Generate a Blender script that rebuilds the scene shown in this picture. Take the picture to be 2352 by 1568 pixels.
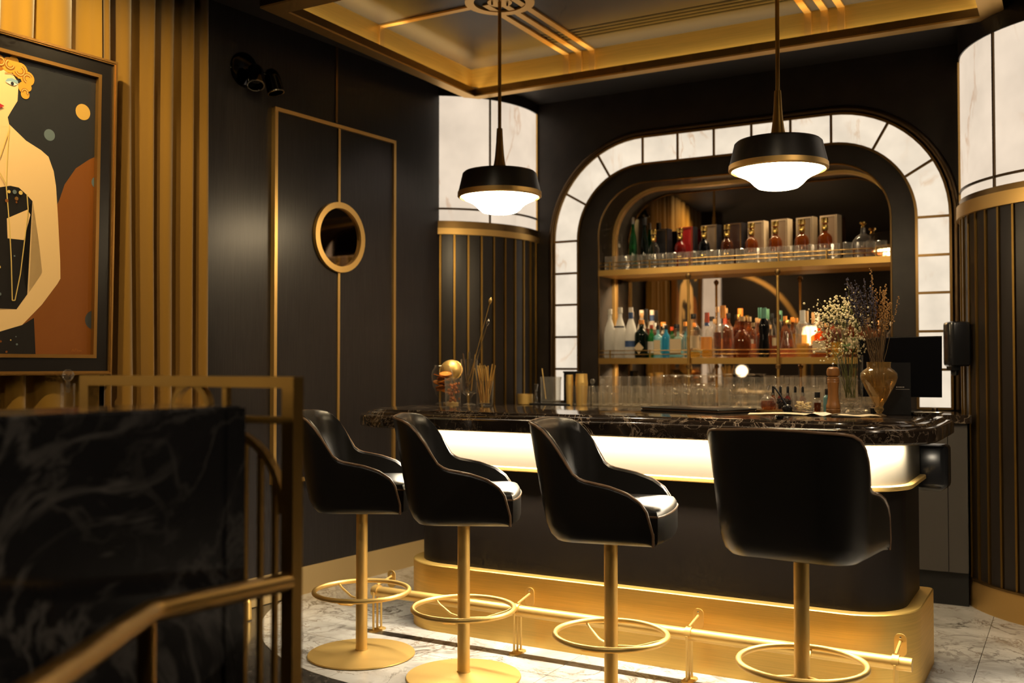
import bpy, bmesh, math, random
from math import sin, cos, pi, radians, sqrt
from mathutils import Matrix, Vector
for _o in list(bpy.data.objects): bpy.data.objects.remove(_o)
SC = bpy.context.scene
COL = SC.collection
# ------------------------------------------------------------------ camera
CAM_H, YAW, PITCH = 1.36, 29.5, 1.4
cd = bpy.data.cameras.new('camera'); cam = bpy.data.objects.new('camera', cd); COL.objects.link(cam)
cam.location = (0, 0, CAM_H); cam.rotation_euler = (radians(90 + PITCH), 0, radians(YAW))
cd.sensor_width = 36.0; cd.lens = 2287.0 / 2352.0 * 36.0; cd.clip_start = .05; cd.clip_end = 60
cd.dof.use_dof = True; cd.dof.focus_distance = 4.35; cd.dof.aperture_fstop = 1.9
SC.camera = cam
# ------------------------------------------------------------------ world, view, lights
w = bpy.data.worlds.new('night'); SC.world = w; w.use_nodes = True
w.node_tree.nodes['Background'].inputs[0].default_value = (1, .75, .5, 1)
w.node_tree.nodes['Background'].inputs[1].default_value = .0015
SC.view_settings.view_transform = 'Standard'; SC.view_settings.look = 'None'
SC.view_settings.exposure = 0.0; SC.view_settings.gamma = 1.0; SC.view_settings.use_curve_mapping = False
cy = SC.cycles
cy.use_denoising = True; cy.max_bounces = 6; cy.diffuse_bounces = 2; cy.glossy_bounces = 4
cy.transmission_bounces = 3; cy.transparent_max_bounces = 28; cy.sample_clamp_indirect = 5
cy.use_adaptive_sampling = True; cy.adaptive_threshold = .05; cy.adaptive_min_samples = 12
cy.caustics_reflective = False; cy.caustics_refractive = False; cy.blur_glossy = 0.5

def area(name, loc, rot, sx, sy, power, col=(1, .8, .55), spread=180):
    l = bpy.data.lights.new(name, 'AREA'); l.shape = 'RECTANGLE'; l.size = sx; l.size_y = sy
    l.energy = power; l.color = col; l.spread = radians(spread)
    o = bpy.data.objects.new(name, l); COL.objects.link(o); o.location = loc; o.rotation_euler = [radians(a) for a in rot]
    return o
def spot(name, loc, target, power, angle, col=(1, .78, .5), blend=.6, r=.03):
    l = bpy.data.lights.new(name, 'SPOT'); l.energy = power; l.color = col; l.spot_size = radians(angle); l.spot_blend = blend
    l.shadow_soft_size = r
    o = bpy.data.objects.new(name, l); COL.objects.link(o); o.location = loc
    o.rotation_euler = (Vector(target) - Vector(loc)).to_track_quat('-Z', 'Y').to_euler()
    return o
LED = (1, .86, .64); WARM = (1, .80, .42); SHELF = (1, .76, .46)
# strip of LEDs under the front overhang of the bar top
area('bar_led', (-1.90, 4.262, 1.040), (0, 0, 0), 2.35, .02, 64, LED)
area('bar_led', (-.690, 4.362, 1.040), (0, 0, 50), .30, .02, 15, LED)
# LED strips lying in the trough of the ceiling coffer, shining up
area('cove_led', (-2.05, 6.050, 3.300), (180, 0, 0), 3.3, .025, 8.0, WARM)
area('cove_led', (-3.738, 5.02, 3.300), (180, 0, 90), 2.0, .025, 4.4, WARM)
area('cove_led', (-.39, 5.02, 3.300), (180, 0, 90), 2.0, .025, 4.4, WARM)
area('cove_led', (-2.05, 4.02, 3.300), (180, 0, 0), 3.3, .025, 5.0, WARM)
# shelf LEDs in the bar niche, narrow beams straight down
area('shelf_led', (-2.03, 6.945, 2.016), (0, 0, 0), 1.95, .02, 26.0, SHELF, 110)
area('shelf_led', (-2.03, 6.84, 2.675), (0, 0, 0), 1.2, .03, 9.0, SHELF, 110)
area('shelf_led', (-2.03, 6.945, 1.371), (0, 0, 0), 1.95, .02, 20.0, SHELF, 140)  # added light to brighten the glasses on the back counter
# ceiling downlights over the curtain, the painting and the dark wall, then added fill for bar and room
spot('picture_spot', (-2.35, 1.35, 3.30), (-3.95, 2.85, 2.10), 120, 44, (1, .74, .42))
spot('curtain_spot', (-3.40, 2.20, 3.34), (-4.05, 2.62, 2.6), 110, 100, (1, .74, .32))
spot('curtain_spot', (-2.95, 3.30, 3.34), (-4.08, 3.50, 1.9), 22, 100, (1, .72, .36))
spot('wall_spot', (-3.62, 4.00, 3.34), (-4.02, 4.12, 1.8), 28, 110, (1, .84, .66))
spot('wall_spot', (-3.35, 5.30, 3.27), (-4.0, 5.2, .9), 18, 80, (1, .84, .66))
spot('bar_fill', (-2.6, 3.6, 3.34), (-2.5, 4.1, .9), 34, 90, (1, .78, .5))  # added fill from above to brighten stools and floor, no fixture
spot('bar_fill', (-1.0, 3.6, 3.34), (-1.0, 4.1, .9), 34, 90, (1, .78, .5))
spot('room_fill', (-.6, .9, 3.34), (-1.3, 1.6, .6), 70, 110, (1, .80, .58))  # added room fill to lift partition, floor and far wall, no fixture
spot('room_fill', (.9, 3.0, 3.34), (.3, 4.9, .2), 110, 110, (1, .80, .58))
spot('room_fill', (-5.0, -1.2, 3.34), (-5.0, -3.0, 1.0), 60, 110, (1, .72, .42))

# ------------------------------------------------------------------ materials
MATS = {}
def nt(name):
    m = bpy.data.materials.new(name); m.use_nodes = True; MATS[name] = m
    t = m.node_tree; return m, t, t.nodes['Principled BSDF'], t.nodes['Material Output']
def P(name, col, rough=.5, metal=0., spec=.5, coat=0., sheen=0., bump=None, var=None, trans=0., ior=1.45):
    m, t, b, o = nt(name)
    b.inputs['Base Color'].default_value = (*col, 1); b.inputs['Roughness'].default_value = rough
    b.inputs['Metallic'].default_value = metal; b.inputs['Specular IOR Level'].default_value = spec
    b.inputs['Coat Weight'].default_value = coat; b.inputs['Sheen Weight'].default_value = sheen
    b.inputs['Transmission Weight'].default_value = trans; b.inputs['IOR'].default_value = ior
    N, L = t.nodes, t.links
    if bump or var:
        tc = N.new('ShaderNodeTexCoord'); mp = N.new('ShaderNodeMapping'); L.new(tc.outputs['Object'], mp.inputs[0])
        nz = N.new('ShaderNodeTexNoise'); L.new(mp.outputs[0], nz.inputs[0])
        sc = (bump or var)[0]
        mp.inputs['Scale'].default_value = sc if isinstance(sc, tuple) else (sc, sc, sc)
        nz.inputs['Scale'].default_value = 1; nz.inputs['Detail'].default_value = 4
        if bump:
            bp = N.new('ShaderNodeBump'); bp.inputs['Strength'].default_value = bump[1]; bp.inputs['Distance'].default_value = .002
            L.new(nz.outputs[0], bp.inputs['Height']); L.new(bp.outputs[0], b.inputs['Normal'])
        if var:
            rm = N.new('ShaderNodeValToRGB'); k = var[1]
            rm.color_ramp.elements[0].position = .35; rm.color_ramp.elements[1].position = .65
            rm.color_ramp.elements[0].color = (*[c * (1 - k) for c in col], 1); rm.color_ramp.elements[1].color = (*[min(1, c * (1 + k)) for c in col], 1)
            L.new(nz.outputs[0], rm.inputs[0]); L.new(rm.outputs[0], b.inputs['Base Color'])
    return m
def E(name, col, strength, vein=None):
    m, t, b, o = nt(name); N, L = t.nodes, t.links
    N.remove(b); e = N.new('ShaderNodeEmission'); e.inputs[0].default_value = (*col, 1); e.inputs[1].default_value = strength
    L.new(e.outputs[0], o.inputs[0]); return m
def marble(name, base, base2, vein, scale, thick, rough, vein2=None, coat=.3):
    m, t, b, o = nt(name); N, L = t.nodes, t.links
    tc = N.new('ShaderNodeTexCoord')
    def noise(s, d, dist, off):
        mp = N.new('ShaderNodeMapping'); mp.inputs['Location'].default_value = off; L.new(tc.outputs['Object'], mp.inputs[0])
        n = N.new('ShaderNodeTexNoise'); n.inputs['Scale'].default_value = s; n.inputs['Detail'].default_value = d
        n.inputs['Distortion'].default_value = dist; n.inputs['Roughness'].default_value = .6; L.new(mp.outputs[0], n.inputs[0]); return n
    def vn(s, th, dist, off):
        n = noise(s, 5, dist, off)
        a = N.new('ShaderNodeMath'); a.operation = 'SUBTRACT'; L.new(n.outputs[0], a.inputs[0]); a.inputs[1].default_value = .5
        c = N.new('ShaderNodeMath'); c.operation = 'ABSOLUTE'; L.new(a.outputs[0], c.inputs[0])
        r = N.new('ShaderNodeMapRange'); r.inputs[1].default_value = 0; r.inputs[2].default_value = th; r.inputs[3].default_value = 1; r.inputs[4].default_value = 0
        L.new(c.outputs[0], r.inputs[0])
        k = noise(s * .8, 3, 0, (7, 3, 1)); g = N.new('ShaderNodeMapRange'); g.inputs[1].default_value = .42; g.inputs[2].default_value = .62
        L.new(k.outputs[0], g.inputs[0])
        q = N.new('ShaderNodeMath'); q.operation = 'MULTIPLY'; L.new(r.outputs[0], q.inputs[0]); L.new(g.outputs[0], q.inputs[1]); return q
    def mix(f, a, bb):
        x = N.new('ShaderNodeMix'); x.data_type = 'RGBA'; L.new(f, x.inputs[0])
        for i, v in ((6, a), (7, bb)):
            if isinstance(v, tuple): x.inputs[i].default_value = (*v, 1)
            else: L.new(v, x.inputs[i])
        return x.outputs[2]
    cl = noise(scale * .9, 6, 1.2, (0, 0, 0)); cr = N.new('ShaderNodeMapRange'); cr.inputs[1].default_value = .35; cr.inputs[2].default_value = .7
    L.new(cl.outputs[0], cr.inputs[0])
    c = mix(cr.outputs[0], base, base2)
    c = mix(vn(scale, thick, 1.6, (1, 2, 3)).outputs[0], c, vein)
    c = mix(vn(scale * 2.3, thick * .8, 1.0, (4, 1, 9)).outputs[0], c, vein2 or vein)
    L.new(c, b.inputs['Base Color']); b.inputs['Roughness'].default_value = rough; b.inputs['Coat Weight'].default_value = coat
    b.inputs['Coat Roughness'].default_value = .05
    return m
def onyx(name, strength, col, vein, scale=1.6):
    """backlit onyx: gives off its own light, coloured by its veins"""
    m, t, b, o = nt(name); N, L = t.nodes, t.links; N.remove(b)
    m.cycles.emission_sampling = 'NONE'
    tc = N.new('ShaderNodeTexCoord')
    n = N.new('ShaderNodeTexNoise'); n.inputs['Scale'].default_value = scale; n.inputs['Detail'].default_value = 5; n.inputs['Distortion'].default_value = 1.2
    mp = N.new('ShaderNodeMapping'); mp.inputs['Rotation'].default_value = (.3, .9, .4); mp.inputs['Scale'].default_value = (1, 1, .45)
    L.new(tc.outputs['Object'], mp.inputs[0]); L.new(mp.outputs[0], n.inputs[0])
    a = N.new('ShaderNodeMath'); a.operation = 'SUBTRACT'; a.inputs[1].default_value = .5; L.new(n.outputs[0], a.inputs[0])
    c = N.new('ShaderNodeMath'); c.operation = 'ABSOLUTE'; L.new(a.outputs[0], c.inputs[0])
    r = N.new('ShaderNodeMapRange'); r.inputs[2].default_value = .018; r.inputs[3].default_value = 1; r.inputs[4].default_value = 0; L.new(c.outputs[0], r.inputs[0])
    k = N.new('ShaderNodeTexNoise'); k.inputs['Scale'].default_value = scale * 1.3; L.new(tc.outputs['Object'], k.inputs[0])
    g = N.new('ShaderNodeMapRange'); g.inputs[1].default_value = .5; g.inputs[2].default_value = .72; g.inputs[4].default_value = .9; L.new(k.outputs[0], g.inputs[0])
    q = N.new('ShaderNodeMath'); q.operation = 'MULTIPLY'; L.new(r.outputs[0], q.inputs[0]); L.new(g.outputs[0], q.inputs[1])
    x = N.new('ShaderNodeMix'); x.data_type = 'RGBA'; x.inputs[6].default_value = (*col, 1); x.inputs[7].default_value = (*vein, 1); L.new(q.outputs[0], x.inputs[0])
    cl = N.new('ShaderNodeTexNoise'); cl.inputs['Scale'].default_value = scale * 2; cl.inputs['Detail'].default_value = 3; L.new(tc.outputs['Object'], cl.inputs[0])
    cg = N.new('ShaderNodeMapRange'); cg.inputs[1].default_value = .3; cg.inputs[2].default_value = .75; cg.inputs[3].default_value = .82; cg.inputs[4].default_value = 1.06; L.new(cl.outputs[0], cg.inputs[0])
    st = N.new('ShaderNodeMath'); st.operation = 'MULTIPLY'; st.inputs[1].default_value = strength; L.new(cg.outputs[0], st.inputs[0])
    e = N.new('ShaderNodeEmission'); L.new(x.outputs[2], e.inputs[0]); L.new(st.outputs[0], e.inputs[1])
    gl = N.new('ShaderNodeBsdfGlossy'); gl.inputs['Roughness'].default_value = .15; gl.inputs[0].default_value = (.04, .04, .04, 1)
    ad = N.new('ShaderNodeAddShader'); L.new(e.outputs[0], ad.inputs[0]); L.new(gl.outputs[0], ad.inputs[1]); L.new(ad.outputs[0], o.inputs[0])
    return m
def glass(name, tint=(.93, .93, .9), edge=.75, body=0., bcol=(1, 1, 1), rough=.03, scat=.22, pwr=2.4, face=.035):
    """thin glass: see-through, mirror-like and coloured paler towards its edges; body = share of coloured diffuse body (liquid, frosting, caught light)"""
    m, t, b, o = nt(name); N, L = t.nodes, t.links; N.remove(b)
    tr = N.new('ShaderNodeBsdfTransparent'); tr.inputs[0].default_value = (*tint, 1)
    gl = N.new('ShaderNodeBsdfGlossy'); gl.inputs['Roughness'].default_value = rough; gl.inputs[0].default_value = (.95, .93, .9, 1)
    lw = N.new('ShaderNodeLayerWeight'); lw.inputs[0].default_value = .35
    pw = N.new('ShaderNodeMath'); pw.operation = 'POWER'; pw.inputs[1].default_value = pwr; L.new(lw.outputs['Facing'], pw.inputs[0])
    mr = N.new('ShaderNodeMapRange'); mr.inputs[3].default_value = face; mr.inputs[4].default_value = edge; L.new(pw.outputs[0], mr.inputs[0])
    base = tr
    if body:
        df = N.new('ShaderNodeBsdfDiffuse'); df.inputs[0].default_value = (*bcol, 1)
        tl = N.new('ShaderNodeBsdfTranslucent'); tl.inputs[0].default_value = (*bcol, 1)
        a = N.new('ShaderNodeMixShader'); a.inputs[0].default_value = .5; L.new(df.outputs[0], a.inputs[1]); L.new(tl.outputs[0], a.inputs[2])
        mx = N.new('ShaderNodeMixShader'); mx.inputs[0].default_value = body; L.new(tr.outputs[0], mx.inputs[1]); L.new(a.outputs[0], mx.inputs[2]); base = mx
    ed = N.new('ShaderNodeBsdfDiffuse'); ed.inputs[0].default_value = (*[.25 + .6 * c for c in (bcol if body > .2 else (.85, .8, .72))], 1)  # pale rim colour stands in for light the glass edges catch
    eg = N.new('ShaderNodeMixShader'); eg.inputs[0].default_value = scat; L.new(gl.outputs[0], eg.inputs[1]); L.new(ed.outputs[0], eg.inputs[2])
    ms = N.new('ShaderNodeMixShader'); L.new(mr.outputs[0], ms.inputs[0]); L.new(base.outputs[0], ms.inputs[1]); L.new(eg.outputs[0], ms.inputs[2])
    L.new(ms.outputs[0], o.inputs[0]); return m

P('brass', (.88, .60, .20), .45, .78, bump=((60, 60, 60), .03))
P('brass_soft', (.76, .49, .17), .46, .95)
P('shelf_brass', (.46, .285, .085), .42, 1)
P('brass_rail', (.33, .195, .048), .42, 1)
P('brass_plate', (.80, .53, .15), .44, .92, bump=((4, 4, 220), .04), var=((3, 3, 3), .06))
P('bronze', (.26, .16, .06), .35, 1)
P('dark_bronze', (.10, .065, .035), .38, 1)
P('skirting', (.62, .45, .22), .45, .35)
P('navy_wood', (.024, .021, .022), .34, 0, .5, bump=((220, 220, 5), .10), var=((60, 60, 2), .25))
P('black_wood', (.026, .019, .015), .42, 0, .4, bump=((6, 200, 6), .06), var=((30, 30, 2), .25))
P('bar_front', (.011, .008, .0065), .40, 0, .4, bump=((200, 200, 6), .05))
P('flute_wood', (.020, .015, .012), .34, 0, .5)
P('soffit', (.045, .040, .038), .55)
P('coffer_board', (.060, .050, .045), .42, 0, .5)
P('vent_black', (.006, .006, .006), .6)
P('leather', (.010, .009, .008), .34, 0, .55, bump=((380, 380, 380), .12))
P('leather_piping', (.24, .145, .08), .32, 0, .6)  # black piping, the light it catches is put into this tan
P('grey_laminate', (.080, .072, .064), .45, 0, .4)
P('toe_black', (.012, .012, .012), .5)
P('shade_black', (.022, .018, .015), .38, 0, .5)
P('plastic_black', (.012, .012, .013), .22, 0, .5)
P('screen_black', (.006, .006, .007), .25)
P('mat_black', (.010, .009, .008), .6)
P('chrome_black', (.05, .05, .05), .12, 1)
P('steel', (.6, .58, .54), .22, 1)
P('velvet', (.34, .185, .022), .85, 0, .2, sheen=.5, bump=((500, 500, 500), .1))
P('velvet_dark', (.235, .122, .016), .85, 0, .2, sheen=.5, bump=((500, 500, 500), .1))
P('mirror_smoke', (.62, .52, .42), .02, 1)
P('mirror_dark', (.30, .25, .20), .03, 1)
P('frame_black', (.012, .010, .010), .3)
P('frame_gold', (.36, .19, .05), .38, .8, bump=((3, 3, 300), .1))
P('frosted', (.105, .094, .074), .45, 0, .3)
P('paper', (.75, .64, .45), .7)
P('paper_white', (.85, .80, .68), .7)
P('oak', (.27, .115, .032), .35, 0, .5, var=((40, 40, 4), .25))
P('orange_slice', (.75, .30, .03), .5)
P('orange_rind', (.60, .17, .01), .5)
P('pale_bits', (.70, .55, .28), .6)
P('black_bits', (.02, .014, .014), .25)
P('baby_breath', (.95, .82, .52), .7)
P('leaf', (.10, .16, .03), .5)
P('stem_green', (.22, .24, .07), .6)
P('lavender', (.10, .09, .13), .8)
P('straw', (.60, .32, .10), .7)
P('straw_stem', (.20, .12, .05), .7)
P('white_label', (.62, .56, .48), .6)
P('cream_label', (.66, .50, .30), .6)
P('print_dark', (.03, .03, .05), .6); P('print_blue', (.05, .10, .25), .6); P('print_red', (.40, .05, .02), .6)
P('cap_gold', (.80, .55, .16), .22, 1)
P('cap_cork', (.48, .30, .14), .7); P('cap_white', (.75, .70, .62), .5); P('cap_black', (.015, .015, .016), .35)
P('cap_red', (.45, .06, .02), .4); P('cap_orange', (.75, .28, .05), .45); P('cap_blue', (.05, .09, .22), .4); P('cap_green', (.10, .28, .20), .45)
P('box_navy', (.010, .010, .014), .35); P('box_red', (.42, .012, .012), .4); P('box_brown', (.035, .014, .010), .4)
P('box_cream', (.30, .20, .12), .5); P('box_taupe', (.20, .14, .09), .5); P('box_edge', (.62, .48, .30), .6)
P('plaster_dark', (.045, .034, .026), .55)
P('fabric_grey', (.08, .06, .05), .8)
glass('clear_glass', (.97, .96, .94), .9, 0, (.9, .86, .8), .04, .30); glass('cut_glass', (.93, .92, .89), .95, .05, (.85, .82, .76), .10, .35)
glass('ribbed_glass', (.95, .93, .88), .95, .02, (.9, .80, .66), .10, .42, 1.9, .06)
glass('bright_cut_glass', (.94, .93, .90), .95, .08, (.92, .88, .8), .10, .45, 1.6, .09)
glass('frost_glass', (.8, .8, .8), .4, .75, (.70, .68, .64), .3)
glass('amber_glass', (.80, .42, .15), .6, .22, (.30, .11, .025)); glass('red_glass', (.55, .05, .03), .6, .4, (.35, .03, .02))
glass('brown_glass', (.52, .22, .08), .6, .30, (.20, .07, .02)); glass('dark_glass', (.06, .05, .05), .7, .5, (.012, .012, .014))
glass('green_glass', (.10, .45, .16), .6, .35, (.03, .22, .07)); glass('darkgreen_glass', (.02, .07, .04), .6, .5, (.008, .022, .014))
glass('blue_glass', (.20, .60, .78), .6, .45, (.06, .32, .45)); glass('pale_blue_glass', (.55, .80, .85), .6, .35, (.35, .60, .62))
glass('yellow_glass', (.85, .62, .18), .6, .35, (.60, .38, .06)); glass('pink_liquid', (.92, .58, .36), .5, .35, (.60, .25, .11))
glass('smoky_brass_glass', (.93, .80, .55), .8, .14, (.70, .50, .20), .05)
marble('light_marble', (.50, .47, .43), (.84, .82, .78), (.16, .135, .11), 2.6, .035, .16, (.34, .28, .22))
marble('dark_marble', (.012, .008, .006), (.040, .027, .018), (.46, .36, .26), 4.5, .016, .12, (.26, .20, .14), .6)
marble('slab_marble', (.016, .016, .017), (.034, .033, .036), (.17, .16, .15), 1.7, .035, .16, (.09, .085, .08), .4)
marble('floor_dark', (.030, .028, .026), (.055, .050, .045), (.16, .14, .12), 6.0, .03, .25)
onyx('onyx', .90, (1, .82, .63), (.62, .30, .12)); onyx('onyx_arch', .95, (1, .85, .66), (.74, .44, .22), 2.4)
E('lamp_glow', (1, .76, .44), 42.0); E('led_dot', (1, .86, .64), 6.0); E('shade_glow', (1, .76, .46), 13.0); E('globe_glow', (1, .80, .55), 8.0)
# wall sconce and painting pigments
for _n, _c in dict(slate=(.022, .023, .028), rust=(.22, .072, .012), skin=(.78, .54, .27), skin_shade=(.62, .38, .16), hair=(.62, .30, .04), hair_dark=(.32, .12, .015),
                   dress=(.012, .010, .010), ochre=(.60, .36, .08), mist=(.12, .16, .18), lips=(.40, .025, .03), lid=(.25, .38, .45), ink=(.02, .02, .03), white=(.8, .76, .66), gilt=(.62, .45, .14), steelgrey=(.055, .06, .065)).items():
    P('paint_' + _n, _c, .5, 0, .3)

# ------------------------------------------------------------------ mesh tools
class B:
    def __init__(s): s.v = []; s.f = []
    def add(s, vs, fs, M=None):
        o = len(s.v); s.v += [tuple(M @ Vector(p)) if M else tuple(p) for p in vs]; s.f += [tuple(i + o for i in f) for f in fs]; return s
    def box(s, x0, y0, z0, x1, y1, z1, M=None):
        return s.add([(x0, y0, z0), (x1, y0, z0), (x1, y1, z0), (x0, y1, z0), (x0, y0, z1), (x1, y0, z1), (x1, y1, z1), (x0, y1, z1)],
                     [(0, 3, 2, 1), (4, 5, 6, 7), (0, 1, 5, 4), (1, 2, 6, 5), (2, 3, 7, 6), (3, 0, 4, 7)], M)
    def loft(s, rings, closed=True, cap0=False, cap1=False, M=None):
        n = len(rings[0]); vs = [p for r in rings for p in r]; fs = []
        for i in range(len(rings) - 1):
            for j in range(n if closed else n - 1):
                k = (j + 1) % n; fs.append((i * n + j, i * n + k, (i + 1) * n + k, (i + 1) * n + j))
        if cap0: fs.append(tuple(range(n - 1, -1, -1)))
        if cap1: fs.append(tuple((len(rings) - 1) * n + j for j in range(n)))
        return s.add(vs, fs, M)
    def ribbed(s, prof, n=26, d=.07):
        return s.loft([[(max(r, 1e-5) * (1 - (d if j % 2 else 0)) * cos(2 * pi * j / n), max(r, 1e-5) * (1 - (d if j % 2 else 0)) * sin(2 * pi * j / n), z) for j in range(n)] for r, z in prof], True)
    def lathe(s, prof, n=20, M=None, a0=0, a1=360):
        full = abs(a1 - a0) >= 360; m = n if full else n + 1
        rings = []; cap0 = cap1 = False
        pr = list(prof)
        for r, z in pr:
            rings.append([(max(r, 1e-5) * cos(radians(a0 + (a1 - a0) * j / n)), max(r, 1e-5) * sin(radians(a0 + (a1 - a0) * j / n)), z) for j in range(m)])
        return s.loft(rings, full, M=M)
    def tube(s, pts, r, n=8, closed=False, M=None):
        pts = [Vector(p) for p in pts]; rs = r if isinstance(r, (list, tuple)) else [r] * len(pts); rings = []; up = None
        for i, p in enumerate(pts):
            a = pts[i - 1] if (i or closed) else p; b = pts[(i + 1) % len(pts)] if (i < len(pts) - 1 or closed) else p
            t = (b - a).normalized()
            if up is None:
                up = t.orthogonal().normalized()
            up = (up - t * up.dot(t)); up = up.normalized() if up.length > 1e-6 else t.orthogonal().normalized()
            sd = t.cross(up)
            rings.append([tuple(p + (up * cos(2 * pi * j / n) + sd * sin(2 * pi * j / n)) * rs[i]) for j in range(n)])
        if closed: rings.append(rings[0])
        return s.loft(rings, True, not closed, not closed, M)
    def prism(s, poly, d, M=None):
        """poly: list of 3-D points of one flat face, d: thickness vector"""
        d = Vector(d); a = [Vector(p) for p in poly]; return s.loft([a, [p + d for p in a]], True, True, True, M)
    def ball(s, c, r, n=8, m=5, M=None):
        c = Vector(c); rx, ry, rz = r if isinstance(r, tuple) else (r, r, r)
        rings = [[(c.x + rx * sin(pi * i / m) * cos(2 * pi * j / n) if 0 < i < m else c.x + rx * 1e-4 * cos(2 * pi * j / n), c.y + ry * sin(pi * i / m) * sin(2 * pi * j / n) if 0 < i < m else c.y + ry * 1e-4 * sin(2 * pi * j / n), c.z + rz * cos(pi * i / m)) for j in range(n)] for i in range(m + 1)]
        return s.loft(rings[::-1], True, M=M)
    def mesh(s, name, ang=38):
        me = bpy.data.meshes.new(name); me.from_pydata(s.v, [], s.f); me.validate()
        bm = bmesh.new(); bm.from_mesh(me); bmesh.ops.recalc_face_normals(bm, faces=bm.faces); bm.to_mesh(me); bm.free()
        for p in me.polygons: p.use_smooth = True
        me.set_sharp_from_angle(angle=radians(ang)); return me
def tag(o, label=None, cat=None, group=None, kind=None):
    if label: o['label'] = label
    if cat: o['category'] = cat
    if group: o['group'] = group
    if kind: o['kind'] = kind
    return o
def put(name, b, mat, parent=None, ang=38):
    """one mesh object; under a thing its coordinates are the thing's own"""
    me = b if isinstance(b, bpy.types.Mesh) else b.mesh(name, ang)
    if not me.materials: me.materials.append(MATS[mat])
    o = bpy.data.objects.new(name, me); COL.objects.link(o); o.parent = parent; return o
def putw(name, b, mat, parent, ang=38):
    """the same with world coordinates, under an unrotated thing"""
    o = put(name, b, mat, parent, ang)
    l = Vector((0, 0, 0)); p = parent
    while p: l += p.location; p = p.parent
    o.location = -l; return o
def thing(name, label, cat, loc=(0, 0, 0), rz=0, group=None, kind=None):
    o = bpy.data.objects.new(name, None); COL.objects.link(o); o.location = loc; o.rotation_euler = (0, 0, radians(rz)); o.empty_display_size = .05
    return tag(o, label, cat, group, kind)
def one(name, b, mat, label, cat, loc=(0, 0, 0), rz=0, group=None, kind=None, ang=38):
    o = put(name, b, mat, None, ang); o.location = loc; o.rotation_euler = (0, 0, radians(rz)); return tag(o, label, cat, group, kind)
def dup(o, loc=None, rz=None, label=None, parent=None, keep=True):
    c = o.copy(); COL.objects.link(c); c.parent = parent
    if loc is not None: c.location = loc
    if rz is not None: c.rotation_euler = (0, 0, radians(rz))
    if label: c['label'] = label
    for k in list(o.children): dup(k, parent=c)
    return c
def T(x=0, y=0, z=0, rz=0, rx=0, ry=0): return Matrix.Translation((x, y, z)) @ Matrix.Rotation(radians(rz), 4, 'Z') @ Matrix.Rotation(radians(ry), 4, 'Y') @ Matrix.Rotation(radians(rx), 4, 'X')
def rrect(x0, y0, x1, y1, rs, inset=0, n=10):
    """rounded rectangle, counter-clockwise from the corner x0,y0; rs: radii of the four corners"""
    x0 += inset; y0 += inset; x1 -= inset; y1 -= inset; out = []
    for (cx, cyy, sx, sy, a), r in zip(((x0, y0, 1, 1, 180), (x1, y0, -1, 1, 270), (x1, y1, -1, -1, 0), (x0, y1, 1, -1, 90)), rs):
        r = max(r - inset, .002)
        for i in range(n + 1):
            t = radians(a + 90 * i / n); out.append((cx + sx * r + r * cos(t), cyy + sy * r + r * sin(t)))
    return out
def fillet(path, r, n=8):
    """open 2-D/3-D polyline with rounded inner corners"""
    P_ = [Vector(p) for p in path]; out = [P_[0]]
    for i in range(1, len(P_) - 1):
        a, b, c = P_[i - 1], P_[i], P_[i + 1]; u = (a - b).normalized(); v = (c - b).normalized()
        ang = u.angle(v); d = min(r / math.tan(ang / 2), (a - b).length * .49, (c - b).length * .49); rr = d * math.tan(ang / 2)
        cen = b + (u + v).normalized() * (rr / sin(ang / 2)); s = b + u * d - cen; e = b + v * d - cen
        for k in range(n + 1):
            t = k / n; w1 = s.angle(e); q = (s * sin((1 - t) * w1) + e * sin(t * w1)) / sin(w1); out.append(cen + q)
    out.append(P_[-1]); return out
rnd = random.Random(11)
def LW(u, off, z):
    """a point on the left wall: u runs along it (as world Y), off away from it into the room"""
    return (-4 + .08 * (u - 5) + off * .9968, u - off * .0797, z)

# ================================================================== the room
YW = 6.70                                   # face of the back wall
SOF, CEIL = 3.36, 3.50                      # soffit and coffer ceiling heights
def struct(name, b, mat, label=None, ang=38): return tag(put(name, b, mat, None, ang), label, None, None, 'structure')
b = B().box(-9.0, -3.2, -.06, 4.6, 6.75, -.004); floor = struct('floor', b, 'floor_dark', 'dark patterned stone floor with a pale marble area around the bar')
# pale marble slabs, laid as far as the curved border near the partition
def clip(poly, conv):
    for i in range(len(conv)):
        a, c = conv[i], conv[(i + 1) % len(conv)]; out = []
        def side(p): return (c[0] - a[0]) * (p[1] - a[1]) - (c[1] - a[1]) * (p[0] - a[0])
        for j in range(len(poly)):
            p, q = poly[j], poly[(j + 1) % len(poly)]; sp, sq = side(p), side(q)
            if sp >= 0: out.append(p)
            if (sp >= 0) != (sq >= 0):
                t = sp / (sp - sq); out.append((p[0] + (q[0] - p[0]) * t, p[1] + (q[1] - p[1]) * t))
        poly = out
        if len(poly) < 3: return []
    return poly
border = [(-2.6 + 1.5 * cos(radians(a)), 4.9 + 1.5 * sin(radians(a))) for a in range(180, 271, 5)] + [(4.4, 3.4), (4.4, 6.70), (-4.1, 6.70)]
gx, gy, ts = -4.5, 3.1, .82
for i in range(11):
    for j in range(5):
        x0, y0 = gx + i * ts, gy + j * ts
        p = clip([(x0, y0), (x0 + ts - .003, y0), (x0 + ts - .003, y0 + ts - .003), (x0, y0 + ts - .003)], border)
        if p:
            putw('tile', B().prism([(q[0], q[1], -.012) for q in p], (0, 0, .012)), 'light_marble', floor)
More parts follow.
